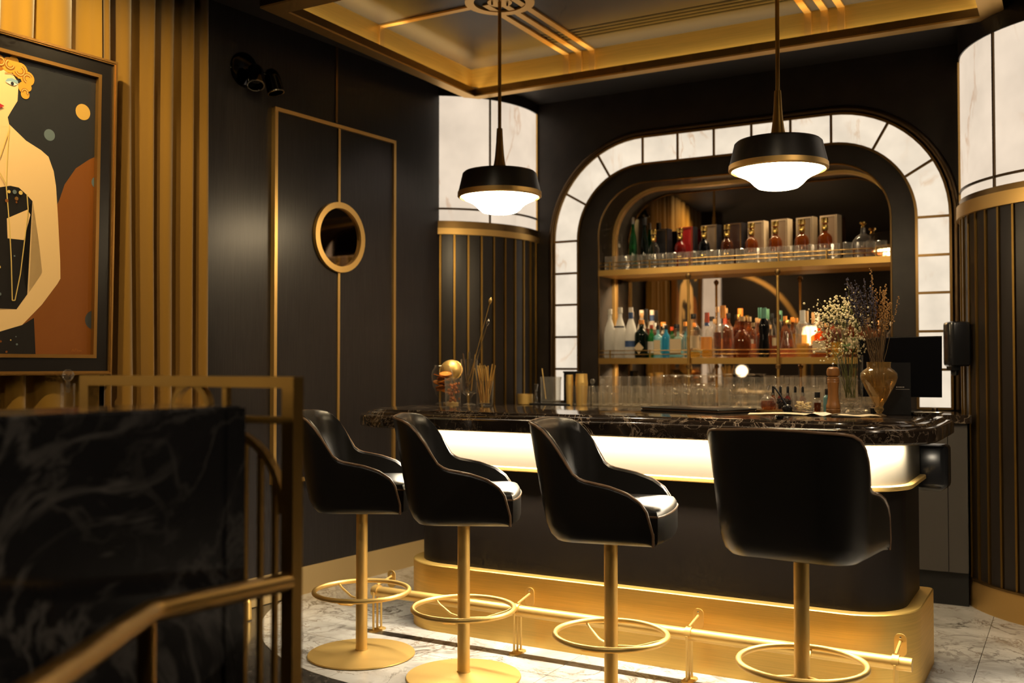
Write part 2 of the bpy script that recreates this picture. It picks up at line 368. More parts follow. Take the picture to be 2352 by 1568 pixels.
# left wall, its door panel, brass lines and skirting
b = B().prism([LW(1.5, 0, 0), LW(6.9, 0, 0), LW(6.9, 0, SOF), LW(1.5, 0, SOF)], (-.12, 0, 0)); wall_left = struct('wall_left', b, 'navy_wood', 'dark satin timber wall with thin brass inlay lines')
def wbox(b, u0, u1, o0, o1, z0, z1):
    return b.loft([[LW(u0, o0, z0), LW(u1, o0, z0), LW(u1, o1, z0), LW(u0, o1, z0)], [LW(u0, o0, z1), LW(u1, o0, z1), LW(u1, o1, z1), LW(u0, o1, z1)]], True, True, True)
bb = struct('baseboard_left', wbox(B(), 3.92, 5.86, .001, .016, 0, .160), 'skirting', 'pale brass skirting along the dark timber wall')
putw('brass_line', wbox(B(), 4.845, 4.863, 0, .006, 2.88, SOF), 'bronze', wall_left)
d = tag(bpy.data.objects.new('door_1', None), 'tall dark panel framed in slim brass with a round porthole mirror', None, None, 'structure'); COL.objects.link(d)
putw('door_leaf', wbox(B(), 4.345, 5.375, .001, .016, .695, 2.845), 'navy_wood', d)
U0, U1, Z0, Z1, fw_ = 4.325, 5.390, .675, 2.865, .022
for nm, a in (('frame_rail', (U0, U1, .0, .032, Z1 - fw_, Z1)), ('frame_rail', (U0, U1, .0, .032, Z0, Z0 + fw_)),
              ('frame_stile', (U0, U0 + fw_, .0, .032, Z0 + fw_, Z1 - fw_)), ('frame_stile', (U1 - fw_, U1, .0, .032, Z0 + fw_, Z1 - fw_)),
              ('brass_line', (4.853, 4.871, .016, .024, Z0 + fw_, 1.945)), ('brass_line', (4.853, 4.871, .016, .024, 2.375, Z1 - fw_))):
    putw(nm, wbox(B(), *a), 'brass_soft', d)
def wring(r0, r1, o0, o1, n=40, uc=4.862, zc=2.160):
    pr = [(r0, o0), (r1, o0), (r1, o1), (r0, o1)]; rings = []
    for k in range(n):
        a = 2 * pi * k / n; rings.append([LW(uc + r * cos(a), o, zc + r * sin(a)) for r, o in pr])
    return B().loft(rings + [rings[0]], True)
putw('porthole_ring', wring(.182, .219, .014, .040), 'brass_soft', d)
putw('porthole_mirror', B().prism([LW(4.862 + .184 * cos(2 * pi * k / 40), .018, 2.16 + .184 * sin(2 * pi * k / 40)) for k in range(40)], (.004, 0, 0)), 'mirror_dark', d)
# back wall with the rounded niche
XC = -2.035
def arch(off, z0, n=12, y=YW, r0=.71, half=1.365, top=3.0):
    """open arch outline (left foot, over, right foot) moved outward by off"""
    r = r0 + off; xl, xr = XC - half - off, XC + half + off; t = top + off; o = [(xl, y, z0)]
    for k in range(n + 1): a = radians(180 - 90 * k / n); o.append((xl + r + r * cos(a), y, t - r + r * sin(a)))
    for k in range(n + 1): a = radians(90 - 90 * k / n); o.append((xr - r + r * cos(a), y, t - r + r * sin(a)))
    return o + [(xr, y, z0)]
def niche(off, z0=1.0, y=YW, n=12): return arch(off, z0, n, y, .38, 1.025, 2.69)
bm = bmesh.new()
outer = [(-4.2, YW, 0), (-4.2, YW, SOF), (1.2, YW, SOF), (1.2, YW, 0)]
vo = [bm.verts.new(p) for p in outer]; vi = [bm.verts.new(p) for p in niche(0)]
eds = [bm.edges.new((l[i], l[(i + 1) % len(l)])) for l in (vo, vi) for i in range(len(l))]
bmesh.ops.triangle_fill(bm, use_beauty=True, use_dissolve=False, edges=eds)
me = bpy.data.meshes.new('wall_back'); bm.to_mesh(me); bm.free(); me.materials.append(MATS['black_wood'])
wall_back = tag(put('wall_back', me, None), 'black timber wall behind the bar with an arched niche', None, None, 'structure')
ip = niche(0); rv = [[Vector(p) for p in ip], [Vector(p) + Vector((0, .30, 0)) for p in ip]]
putw('niche_reveal', B().loft(rv, True), 'plaster_dark', wall_back)
tr0, tr1 = niche(0, y=YW + .255), niche(-.022, y=YW + .255)
putw('niche_trim', B().loft([tr0, tr1, [(p[0], p[1] + .03, p[2]) for p in tr1]], False), 'brass_soft', wall_back)
putw('niche_edge', B().tube(niche(-.004, 1.09), .007, 6), 'bronze', wall_back)
me = B(); me.prism([(p[0], YW + .285, p[2]) for p in niche(.01)], (0, .01, 0))
putw('mirror', me, 'mirror_smoke', wall_back)
# the other walls, out of the picture but reflected
struct('wall_rear', B().box(-9.0, -3.2, 0, 4.6, -3.1, SOF), 'plaster_dark', 'dark wall at the far end of the room')
struct('wall_right', B().box(4.4, -3.2, 0, 4.6, 6.75, SOF), 'plaster_dark', 'dark wall on the far side of the room')
struct('wall_side', B().box(-9.1, -3.2, 0, -9.0, 6.75, SOF), 'plaster_dark', 'dark wall of the neighbouring room')
struct('wall_return', B().box(1.2, YW, 0, 4.5, YW + .1, SOF), 'plaster_dark', 'dark wall past the fluted column')
# soffit with the coffer opening
def plate(b, o, i, z0, z1):
    q = lambda r, z: [(r[0], r[1], z), (r[2], r[1], z), (r[2], r[3], z), (r[0], r[3], z)]
    return b.loft([q(i, z0), q(o, z0), q(o, z1), q(i, z1), q(i, z0)], True)
CO = (-3.79, 3.949, -.313, 6.09)
struct('ceiling', plate(B(), (-9.05, -3.25, 4.6, 6.95), CO, SOF, SOF + .04), 'soffit', 'dark flat ceiling around the brass coffer')
cof = tag(bpy.data.objects.new('trim_1', None), 'brass lined ceiling coffer with hidden lighting above the bar', None, None, 'structure'); COL.objects.link(cof)
CI = (-3.705, 4.075, -.435, 6.012)
putw('coffer_flange', plate(B(), CO, CI, 3.280, 3.290), 'brass_soft', cof)
putw('coffer_outer_fascia', plate(B(), CO, (CO[0] + .01, CO[1] + .01, CO[2] - .01, CO[3] - .01), 3.290, 3.50), 'dark_bronze', cof)
putw('coffer_lip', plate(B(), (CI[0] - .008, CI[1] - .008, CI[2] + .008, CI[3] + .008), CI, 3.290, 3.336), 'bronze', cof)
CU = (-3.778, 3.962, -.325, 6.078)
putw('coffer_wall', plate(B(), (CU[0] - .01, CU[1] - .01, CU[2] + .01, CU[3] + .01), CU, 3.292, CEIL), 'brass_plate', cof)
bmv = B().box(CU[0], CU[1], CEIL, CU[2], CU[3], CEIL + .02); putw('coffer_board', bmv, 'coffer_board', cof)
for k in range(4):                                             # slots of the air vent
    y = 5.66 + k * .052; putw('vent_slot', B().box(-3.02, y, CEIL - .002, -.50, y + .022, CEIL + .004), 'vent_black', cof)
for lx in (-2.912, -1.285):
    for k in (-1, 0, 1):
        x = lx + k * .097
        putw('brass_strip', B().box(x - .021, 5.02 if k == 0 else 5.0, CEIL - .012, x + .021, CU[3], CEIL - .001).box(x - .021, CU[3] - .012, 3.345, x + .021, CU[3], CEIL - .012), 'brass_soft', cof)
    rr = [(.205, CEIL - .001), (.205, CEIL - .016), (.152, CEIL - .016), (.152, CEIL - .001)]
    putw('medallion_well', B().lathe([(0, CEIL - .003), (.153, CEIL - .003), (.153, CEIL - .001)], 32, T(lx, 5.0)), 'vent_black', cof)
    putw('medallion_ring', B().lathe(rr, 40, T(lx, 5.0)), 'brass_soft', cof)
putw('brass_strip', B().box(CU[0], 4.98, CEIL - .012, -3.09, 5.02, CEIL - .001).box(CU[0], 4.98, 3.345, CU[0] + .012, 5.02, CEIL - .012), 'brass_soft', cof)
putw('brass_strip', B().box(-1.10, 4.98, CEIL - .012, CU[2], 5.02, CEIL - .001), 'brass_soft', cof)
one('smoke_detector', B().lathe([(0, 0), (.040, 0), (.046, .010), (.046, .020)], 24), 'cap_white', 'small round pale detector on the dark coffer ceiling', 'detector', (-2.235, 4.96, CEIL - .020))

# ------------------------------------------------------------------ backlit onyx columns
def column(name, c, a0, a1, st0, zs, mull, label):
    """round column: fluted timber below, a drum of backlit onyx above; zs: base, flute top, band, onyx foot, ring, onyx head"""
    t = thing(name, label, 'column', (c[0], c[1], 0), kind='structure'); zb, zf, zt, zo, zr, zh = zs; R = .80
    def arc(r, s, e, z0, z1, r2=None, n=None):
        n = n or max(2, int(abs(e - s) / 4)); r2 = r2 or r - .02; rings = []
        for k in range(n + 1):
            q = radians(s + (e - s) * k / n); rings.append([(r2 * cos(q), r2 * sin(q), z0), (r * cos(q), r * sin(q), z0), (r * cos(q), r * sin(q), z1), (r2 * cos(q), r2 * sin(q), z1)])
        return B().loft(rings, True, True, True)
    put('column_base', arc(R + .012, a0, a1, 0, zb - .012), 'brass_soft', t); put('base_moulding', arc(R + .020, a0, a1, zb - .012, zb, R - .02), 'bronze', t)
    s = st0; sb = B().box(R - .006, -.0065, zb, R + .007, .0065, zf).mesh('brass_strip'); sb.materials.append(MATS['bronze' if False else 'brass_rail'])
    fl = arc(R - .002, .75, 6.45, zb, zf, R - .03, 3).mesh('flute_panel'); fl.materials.append(MATS['flute_wood'])
    while s < a1:
        if s >= a0: o = put('brass_strip', sb, None, t); o.rotation_euler = (0, 0, radians(s))
        if s > a0 - 6 and s < a1 - 1: o = put('flute_panel', fl, None, t); o.rotation_euler = (0, 0, radians(s))
        s += 7.2
    put('column_core', arc(R - .025, a0, a1, zb, zf, R - .05), 'flute_wood', t)
    put('brass_band', arc(R + .022, a0, a1, zf, zt), 'brass_soft', t); put('bronze_band', arc(R + .006, a0, a1, zt, zo), 'bronze', t)
    ms = [m for m in mull]
    for i in range(len(ms) - 1):
        s, e = max(ms[i] + .35, a0), min(ms[i + 1] - .35, a1)
        put('onyx_panel', arc(R - .004, s, e, zr + .006, zh, R - .03), 'onyx', t); put('onyx_panel', arc(R - .004, s, e, zo, zr - .006, R - .03), 'onyx', t)
    for m in ms[1:-1]: put('mullion', arc(R + .008, m - .42, m + .42, zo, zh, R - .03, 2), 'dark_bronze', t)
    put('ring_bar', arc(R + .004, a0, a1, zr - .007, zr + .007, R - .03), 'dark_bronze', t)
    for e in (ms[0], ms[-1]): put('edge_bar', arc(R + .008, e - .5, e + .5, zo, zh, R - .04, 2), 'brass_soft', t)
    put('column_head', arc(R + .004, a0, a1, zh, SOF), 'flute_wood', t)
    return t
column('onyx_column', (-4.358, 6.56), -58, 10, -56.7, (.16, 2.294, 2.338, 2.391, 2.478, 3.285), [-58.5, -30.3, 9.5], 'onyx column in the corner between the porthole panel and the arch')
column('onyx_column', (.208, 6.56), -190, -42, -185.2, (.165, 2.225, 2.300, 2.336, 2.392, 3.185), [-176, -136.5, -97, -57, -42], 'onyx column beside the black soap dispenser')

# ------------------------------------------------------------------ backlit onyx arch round the niche
ar = thing('onyx_arch', 'arch of backlit onyx panels framing the bar niche', 'arch light', (XC, YW, 1.09), kind='structure')
def seg(pts_in, pts_out, y0=YW - .020, y1=YW - .002):
    r = [[(p[0], y0, p[1]), (q[0], y0, q[1]), (q[0], y1, q[1]), (p[0], y1, p[1])] for p, q in zip(pts_in, pts_out)]
    return B().loft(r, True, True, True)
zl = [1.095, 1.337, 1.575, 1.815, 2.05, 2.29]; g = .008; WI = .18
for sx in (-1, 1):
    xo, xi = XC + sx * 1.365, XC + sx * (1.365 - WI)
    for k in range(5):
        putw('onyx_panel', seg([(xi, zl[k] + g), (xi, zl[k + 1] - g)], [(xo, zl[k] + g), (xo, zl[k + 1] - g)]), 'onyx_arch', ar)
    for k in range(6):
        putw('mullion', B().box(min(xi, xo), YW - .030, zl[k] - g, max(xi, xo), YW - .002, zl[k] + g), 'bronze', ar)
    cx, cz = XC + sx * .655, 2.29
    for k in range(3):
        A = [radians(30 * k + .75 + (28.5) * i / 6) for i in range(7)]
        putw('onyx_panel', seg([(cx + sx * .53 * cos(a), cz + .53 * sin(a)) for a in A], [(cx + sx * .71 * cos(a), cz + .71 * sin(a)) for a in A]), 'onyx_arch', ar)
    for k in (1, 2):
        a = radians(30 * k); M = T(cx, 0, cz, 0, 0, 0) @ Matrix.Rotation(-a if sx > 0 else a - pi, 4, 'Y')
        putw('mullion', B().box(.53, YW - .030, -g, .71, YW - .002, g, M), 'bronze', ar)
xt = [XC - .66 + .264 * k for k in range(6)]
for k in range(5):
    putw('onyx_panel', seg([(xt[k] + g, 2.82), (xt[k + 1] - g, 2.82)], [(xt[k] + g, 3.0), (xt[k + 1] - g, 3.0)]), 'onyx_arch', ar)
for x in xt: putw('mullion', B().box(x - g, YW - .030, 2.82, x + g, YW - .002, 3.0), 'bronze', ar)
def band(o0, o1, d):
    p, q = arch(o0, 1.09, 16), arch(o1, 1.09, 16)
    return B().loft([[(a[0], YW - .002, a[2]), (a[0], YW - d, a[2]), (c[0], YW - d, c[2]), (c[0], YW - .002, c[2])] for a, c in zip(p, q)], True, True, True)
putw('outer_trim', band(.0, .016, .032), 'bronze', ar); putw('inner_trim', band(-WI - .016, -WI, .032), 'bronze', ar)
putw('outer_moulding', B().tube(arch(.042, 1.09, 16), .026, 10), 'dark_bronze', ar)

# ------------------------------------------------------------------ shelves in the niche
def shelf(name, z, label, top):
    t = thing(name, label, 'shelf', (XC, 6.84, z))
    x0, x1 = XC - 1.018, XC + 1.018
    putw('shelf_board', B().box(x0, 6.690, z, x1, 6.975, z + .042), 'shelf_brass', t)
    for dz in (.068, .096): putw('gallery_rail', B().tube([(x0, 6.70, z + dz), (x1, 6.70, z + dz)], .0032, 6), 'shelf_brass', t)
    for x in (XC - .93, XC - .62, XC - .32, XC + .305, XC + .62, XC + .93):
        putw('gallery_post', B().tube([(x, 6.70, z + .042), (x, 6.70, z + .102)], .006, 6), 'shelf_brass', t)
    return t
shelf('bar_shelf', 1.374, 'lower brass shelf in the niche, crowded with bottles', 0)
shelf('bar_shelf', 2.020, 'upper brass shelf in the niche, lined with boxes and small glasses', 1)
for k, x in enumerate((XC - .32, XC + .305)):
    t = thing('shelf_pole', ('slim brass shelf pole nearer the corner column', 'slim brass shelf pole nearer the dried flowers')[k], 'pole', (x, 6.672, 1.085))
    put('pole', B().tube([(0, 0, 0), (0, 0, .925)], .0095, 10), 'shelf_brass', t)
    put('collar', B().lathe([(.0, .925), (.018, .915), (.020, .900), (.012, .885), (.010, .880)], 12), 'bronze', t)
    put('collar', B().lathe([(.010, .285), (.018, .280), (.018, .262), (.010, .255)], 12), 'bronze', t)

# ------------------------------------------------------------------ back counter
t = thing('back_counter', 'dark back counter below the niche with marble top', 'counter', (-2.2, 6.43, 0))
def cpoly(y0, y1, rr, z, n=6):
    L_ = [(-4.358 + sqrt(rr * rr - (y - 6.56) ** 2), y, z) for y in [y0 + (y1 - y0) * k / n for k in range(n + 1)]]
    R_ = [(.208 - sqrt(rr * rr - (y - 6.56) ** 2), y, z) for y in [y1 + (y0 - y1) * k / n for k in range(n + 1)]]
    return L_ + R_
putw('marble_top', B().prism(cpoly(6.150, 6.695, .828, 1.035), (0, 0, .048)), 'dark_marble', t)
xs = [-3.62, -3.05, -2.40, -1.75, -1.10, -.640, -.535]
for i in range(len(xs) - 1): putw('door', B().box(xs[i] + .002, 6.172, .19, xs[i + 1] - .002, 6.20, 1.030), 'grey_laminate', t)
putw('carcass', B().prism(cpoly(6.205, 6.69, .845, .10), (0, 0, .933)), 'black_wood', t)
putw('toe_kick', B().box(-3.60, 6.195, 0, -.540, 6.215, .185), 'toe_black', t)

# ------------------------------------------------------------------ the bar
BX0, BX1, BY0, BY1 = -3.14, -.58, 4.275, 4.98
def hoop(b, x0, y0, x1, y1, rs, prof, cap=False):
    return b.loft([[(p[0], p[1], z) for p in rrect(x0, y0, x1, y1, rs, i)] for i, z in prof], True, cap, cap)
RS = (.28, .28, .03, .03)
t = thing('bar', 'curved black bar with a glowing band and brass plinth', 'bar', (-1.87, 4.6, 0))
putw('brass_plinth', hoop(B(), BX0, BY0, BX1, BY1, RS, [(0, .0), (0, .334), (.004, .338), (.055, .338)]), 'brass_plate', t)
putw('front_panel', hoop(B(), BX0, BY0, BX1, BY1, RS, [(.055, .330), (.055, .846)]), 'bar_front', t)
putw('brass_trim', hoop(B(), BX0, BY0, BX1, BY1, RS, [(.058, .838), (.030, .838), (.026, .842), (.026, .856), (.030, .860), (.058, .860)]), 'brass', t)
putw('frosted_band', hoop(B(), BX0, BY0, BX1, BY1, RS, [(.050, .858), (.050, 1.045)]), 'frosted', t)
putw('shadow_gap', hoop(B(), BX0, BY0, BX1, BY1, RS, [(.02, 1.036), (.02, 1.0455)]), 'dark_bronze', t)
TX0, TX1, TY0, TY1 = -3.37, -.49, 4.05, 5.05
TR = (.36, .36, .05, .05)
prof = [(.20, 1.046), (.012, 1.046), (.003, 1.050), (0, 1.056), (0, 1.100), (.003, 1.106), (.010, 1.109), (.034, 1.109), (.037, 1.112), (.040, 1.119), (.046, 1.124), (.054, 1.126), (.072, 1.126), (.075, 1.130), (.082, 1.136), (.092, 1.137)]
bt = hoop(B(), TX0, TY0, TX1, TY1, TR, prof, True)
one('marble_countertop', bt, 'dark_marble', 'dark veined marble bar top with moulded edge', 'countertop', ang=25)
b = B()
b.box(-3.10, 4.253, 1.0425, -.72, 4.271, 1.0462); one('led_strip', b, 'led_dot', 'thin strip of light under the marble bar top', 'light strip')
TOP = 1.137
# foot rail
t = thing('foot_rail', 'brass foot rail along the front of the bar', 'foot rail', (-1.87, 4.16, 0))
RY, RZ = 4.150, .200
putw('rail_tube', B().tube([(-3.17, RY, RZ), (-.565, RY, RZ)], .0265, 14), 'brass', t)
for x in (-3.175 + .03, -2.318, -1.468, -.625):
    pl = putw('foot_plate', hoop(B(), x - .026, RY - .055, x + .026, RY + .055, (.024,) * 4, [(0, 0), (0, .006), (.003, .008)], True), 'brass', t)
    for dy in (-.033, 0, .033): putw('bracket_rod', B().tube([(x, RY + dy, .006), (x, RY + dy, RZ + (.0 if dy else -.02))], .0055, 6), 'brass', t)
    hp = [(x, RY + .033 * cos(radians(a)), RZ + .033 * sin(radians(a))) for a in range(0, 181, 20)]
    putw('bracket_strap', B().loft([[(p[0] - .013, p[1], p[2]), (p[0] + .013, p[1], p[2]), (p[0] + .013, RY + (p[1] - RY) * .82, RZ + (p[2] - RZ) * .82), (p[0] - .013, RY + (p[1] - RY) * .82, RZ + (p[2] - RZ) * .82)] for p in hp], True, True, True), 'brass', t)
    putw('wall_rod', B().tube([(x, RY, RZ + .032), (x, BY0, RZ + .055)], .006, 8), 'brass', t)
    pts = rrect(x - .024, RZ - .005, x + .024, RZ + .085, (.022,) * 4)
    putw('wall_plate', B().prism([(p[0], BY0 - .006, p[1]) for p in pts], (0, .006, 0)), 'brass', t)
    putw('screw', B().lathe([(0, .004), (.004, .003), (.005, 0)], 8, T(x, BY0 - .006, RZ + .070, 0, 90)), 'steel', t)
# ------------------------------------------------------------------ bar stools
def prof_h(y):
    P_ = [(.215, .735), (.208, .775), (.195, .815), (.168, .853), (.12, .885), (.05, .908), (-.04, .925), (-.085, .942), (-.115, .966), (-.142, 1.008), (-.163, 1.062), (-.182, 1.106), (-.200, 1.130), (-.235, 1.14)]
    if y >= P_[0][0]: return P_[0][1]
    for (a, p), (c, q) in zip(P_, P_[1:]):
        if c <= y <= a: return p + (q - p) * (a - y) / (a - c)
    return P_[-1][1]
def make_stool(label):
    t = thing('bar_stool', label, 'stool', group='black leather bar stools along the bar')
    W, Yf, Yr = .255, .215, -.215
    side = [(W, Yf - .43 * 0)]; path = fillet([(W, Yf, 0), (W, Yr, 0), (-W, Yr, 0), (-W, Yf, 0)], .13, 9)
    # denser, evenly spaced samples
    pts = []; 
    for a, c in zip(path, path[1:]):
        m = max(1, int((c - a).length / .022)); pts += [a + (c - a) * (k / m) for k in range(m)]
    pts.append(path[-1]); n = len(pts); nr = []
    for i in range(n):
        tg = (pts[min(i + 1, n - 1)] - pts[max(i - 1, 0)]).normalized(); nr.append(Vector((-tg.y, tg.x, 0)) * -1 if False else Vector((tg.y, -tg.x, 0)))
    # outward check
    nr = [v if v.dot(p) > 0 or (abs(p.x) < .05 and v.y < 0) else -v for v, p in zip(nr, pts)]
    zb = .692
    def top(i):
        p = pts[i]; h = prof_h(p.y)
        k = max(0., -nr[i].y); crown = 1.128 + .014 * (1 - (p.x / W) ** 2)
        return h * (1 - k) + k * max(crown, h) if k > 0 else h
    def flare(i, z): return (.035 * abs(nr[i].x) + .17 * max(0, -nr[i].y)) * max(0, z - .70)
    rows = []; S = [0, .05, .14, .3, .5, .7, .85, .95, 1]
    ins = [.034, .014, .003, 0, 0, 0, 0, 0, .002]
    for s, e in zip(S, ins):
        rows.append([(lambda z: pts[i] + nr[i] * (flare(i, z) - e) + Vector((0, 0, z)))(zb + s * (top(i) - zb)) for i in range(n)])
    rim = [pts[i] + nr[i] * (flare(i, top(i)) - .014) + Vector((0, 0, top(i) + .008)) for i in range(n)]
    inr = []
    for s in (1, .9, .7, .5, .3, .12):
        inr.append([(lambda z: pts[i] + nr[i] * (flare(i, z) - (.028 + .022 * (1 - s))) + Vector((0, 0, z)))(zb + s * (top(i) - zb)) for i in range(n)])
    grid = [[tuple(p) for p in r] for r in rows + [rim] + inr]
    cols = [[r[i] for r in grid] for i in range(n)]
    put('shell', B().loft(cols, False, True, True), 'leather', t, 50)
    pip = [pts[0] + nr[0] * (flare(0, zb + .02) - .004) + Vector((0, 0, zb + .004))] + [Vector(rows[8][i]) + Vector((0, 0, .004)) for i in range(n)] + [pts[-1] + nr[-1] * (flare(n - 1, zb + .02) - .004) + Vector((0, 0, zb + .004))]
    put('piping', B().tube(pip, .0052, 6), 'leather_piping', t, 60)
    # seat pan and cushion
    base = [pts[i] - nr[i] * .03 for i in range(n)]; front = [Vector((W - .03 - (2 * W - .06) * k / 8, Yf + .012 * sin(pi * k / 8), 0)) for k in range(1, 8)]
    loop = base + front[::-1]
    def ring(sc, z): return [(p.x * sc, p.y * sc + (.0), z) for p in loop]
    put('seat_pan', B().loft([ring(.90, .690), ring(.985, .692), ring(.985, .74)], True, True, True), 'leather', t)
    fr2 = [Vector((-(W - .045) + (2 * W - .09) * k / 10, Yf + .010 + .026 * sin(pi * k / 10) ** .6, 0)) for k in range(0, 11)]
    cl = [Vector((q.x, q.y, 0)) for q in ([pts[i] - nr[i] * .046 for i in range(n) if pts[i].y < Yf - .02])] + fr2
    def cr(sc, z): return [(p.x * sc, p.y * sc, z) for p in cl]
    put('seat_cushion', B().loft([cr(.985, .700), cr(1.0, .712), cr(1.0, .795), cr(.985, .815), cr(.955, .827), cr(.85, .834), cr(.4, .838)], True, True, True), 'leather', t, 50)
    put('cushion_seam', B().tube([(p.x * 1.0, p.y, .800) for p in cl], .004, 6, True), 'leather_piping', t, 60)
    put('swivel', B().lathe([(0, .695), (.045, .695), (.045, .684), (.028, .680), (.028, .672), (0, .672)], 20), 'plastic_black', t)
    put('pole', B().tube([(0, 0, .014), (0, 0, .676)], .0272, 22), 'brass', t)
    put('base_disc', B().lathe([(0, 0), (.247, 0), (.252, .004), (.250, .009), (.20, .0115), (.08, .018), (.03, .024), (.029, .03), (0, .03)], 56), 'brass', t, 30)
    R, zr = .222, .300
    put('footrest_ring', B().tube([(R * cos(2 * pi * k / 48), R * sin(2 * pi * k / 48), zr) for k in range(48)], .0112, 10, True), 'brass', t, 60)
    for k in range(3):
        a = radians(100 + 120 * k); put('spoke', B().tube([(R * cos(a), R * sin(a), zr - .004), ((R - .03) * cos(a), (R - .03) * sin(a), zr - .020), (.10 * cos(a), .10 * sin(a), zr - .045), (.026 * cos(a), .026 * sin(a), zr - .045)], .0055, 6), 'brass', t, 60)
    return t
st = [((-2.945, 3.765), 62, 'black leather bar stool nearest the brass railing, swivelled sideways'),
      ((-2.345, 3.715), 63, 'black leather bar stool between two sideways turned stools'),
      ((-1.610, 3.640), 79, 'black leather bar stool turned sideways, its bright seat front showing'),
      ((-.862, 3.625), 5, 'black leather bar stool seen from behind, facing the bar')]
s0 = None
for (x, y), az, lab in st:
    if s0 is None: s0 = make_stool(lab); o = s0
    else: o = dup(s0, label=lab)
    o.location = (x, y, 0); o.rotation_euler = (0, 0, radians(-az))

# ------------------------------------------------------------------ pendant lamps
def pendant(x, label):
    t = thing('pendant_lamp', label, 'lamp', (x, 5.0, 0), group='pendant lamps above the bar')
    put('ceiling_plate', B().lathe([(0, CEIL - .014), (.072, CEIL - .014), (.074, CEIL - .001)], 28), 'brass_soft', t)
    for a in (40, 220): put('canopy_screw', B().tube([(.045 * cos(radians(a)), .045 * sin(radians(a)), CEIL - .03), (.045 * cos(radians(a)), .045 * sin(radians(a)), CEIL - .014)], .006, 8), 'bronze', t)
    put('rod', B().tube([(0, 0, 2.72), (0, 0, CEIL)], .0105, 12), 'brass_rail', t)
    put('neck', B().lathe([(0, 2.745), (.0165, 2.745), (.0175, 2.73), (.021, 2.66), (.0265, 2.59), (.033, 2.54), (.043, 2.505), (.052, 2.492), (0, 2.49)], 24), 'brass_rail', t)
    put('lamp_shade', B().lathe([(0, 2.494), (.16, 2.494), (.205, 2.488), (.216, 2.478), (.242, 2.368), (.236, 2.366), (.208, 2.474), (0, 2.484)], 48), 'shade_black', t, 30)
    put('rim', B().lathe([(.236, 2.372), (.2445, 2.370), (.2455, 2.345), (.232, 2.338), (.225, 2.346), (.236, 2.372)], 48), 'brass_soft', t)
    put('diffuser', B().lathe([(.0, 2.39), (.226, 2.352), (.205, 2.330), (.170, 2.314), (.142, 2.296), (.120, 2.272), (.100, 2.256), (.075, 2.250), (0, 2.2485)], 48), 'lamp_glow', t, 60)
    return t
pendant(-2.912, 'pendant lamp in front of the onyx column')
pendant(-1.290, 'pendant lamp in front of the onyx arch')
# ------------------------------------------------------------------ wall spotlight on the dark wall
p0 = LW(4.12, .0, 3.03); t = thing('wall_spotlight', 'glossy black twin spotlight high on the dark wall', 'wall light', p0)
Mw = Matrix.Rotation(radians(85.4), 4, 'Z') @ Matrix.Rotation(radians(90), 4, 'X')   # plate axis out of the wall
put('wall_plate', B().lathe([(0, .016), (.085, .016), (.098, .010), (.10, 0)], 28, Matrix.Rotation(radians(-4.6), 4, 'Z') @ Matrix.Rotation(radians(90), 4, 'Y')), 'chrome_black', t)
put('arm', B().tube([(.01, 0, 0), (.07, .02, -.01), (.09, .07, -.015), (.09, .10, -.015)], .008, 8), 'chrome_black', t)
for k, (c, dirv) in enumerate((((.085, .0, -.03), (.35, -.30, -1)), ((.095, .125, -.03), (.25, .10, -1)))):
    q = Vector(dirv).to_track_quat('Z', 'Y').to_matrix().to_4x4(); M = Matrix.Translation(c) @ q
    h = put('lamp_head', B().lathe([(0, -.055), (.022, -.052), (.040, -.03), (.046, 0), (.048, .085), (.043, .085), (.040, .06), (0, .058)], 20, M), 'chrome_black', t)
    put('head_rim', B().lathe([(.042, .082), (.049, .082), (.049, .088), (.042, .088), (.042, .082)], 20, M), 'steel', h)

# ------------------------------------------------------------------ curtains
def curtain(name, u0, u1, mat, label, seed, wl, amp, flare=0.):
    r = random.Random(seed); us = []; ph = 0; N = int((u1 - u0) / .006); offs = []
    f = r.uniform(.8, 1.2); ff = 0
    for i in range(N + 1):
        if ff >= 1: f = r.uniform(.7, 1.45); ff = 0; 
        ph += 2 * pi / (wl * f) * .006; ff += .006 / (wl * f)
        s = sin(ph); offs.append(amp * (1.0 + (1 if s > 0 else -1) * abs(s) ** .6) + .006 * sin(i * .05 + seed))
    zs = [.02, .25, .7, 1.3, 2.0, 2.7, 3.345]; rings = []
    for k, z in enumerate(zs):
        sp = 1 + flare * (1 - z / 3.35)
        rings.append([LW(u0 + (i * .006) * sp + .010 * sin(i * .045 + z * 1.3), (.016 + offs[i]) * (1.0 + .10 * sin(z * 1.1 + i * .02)), z) for i in range(N + 1)])
    back = []
    b = B().loft(rings, False)
    o = one(name, b, mat, label, 'curtain', ang=70)
    m = o.modifiers.new('thick', 'SOLIDIFY'); m.thickness = .004
    return o
curtain('curtain', 1.62, 3.178, 'velvet', 'ochre velvet curtain hanging behind the framed painting', 3, .19, .036)
curtain('curtain', 3.185, 3.81, 'velvet_dark', 'brown gold velvet curtain falling in narrow folds beside the painting', 8, .112, .045, .05)

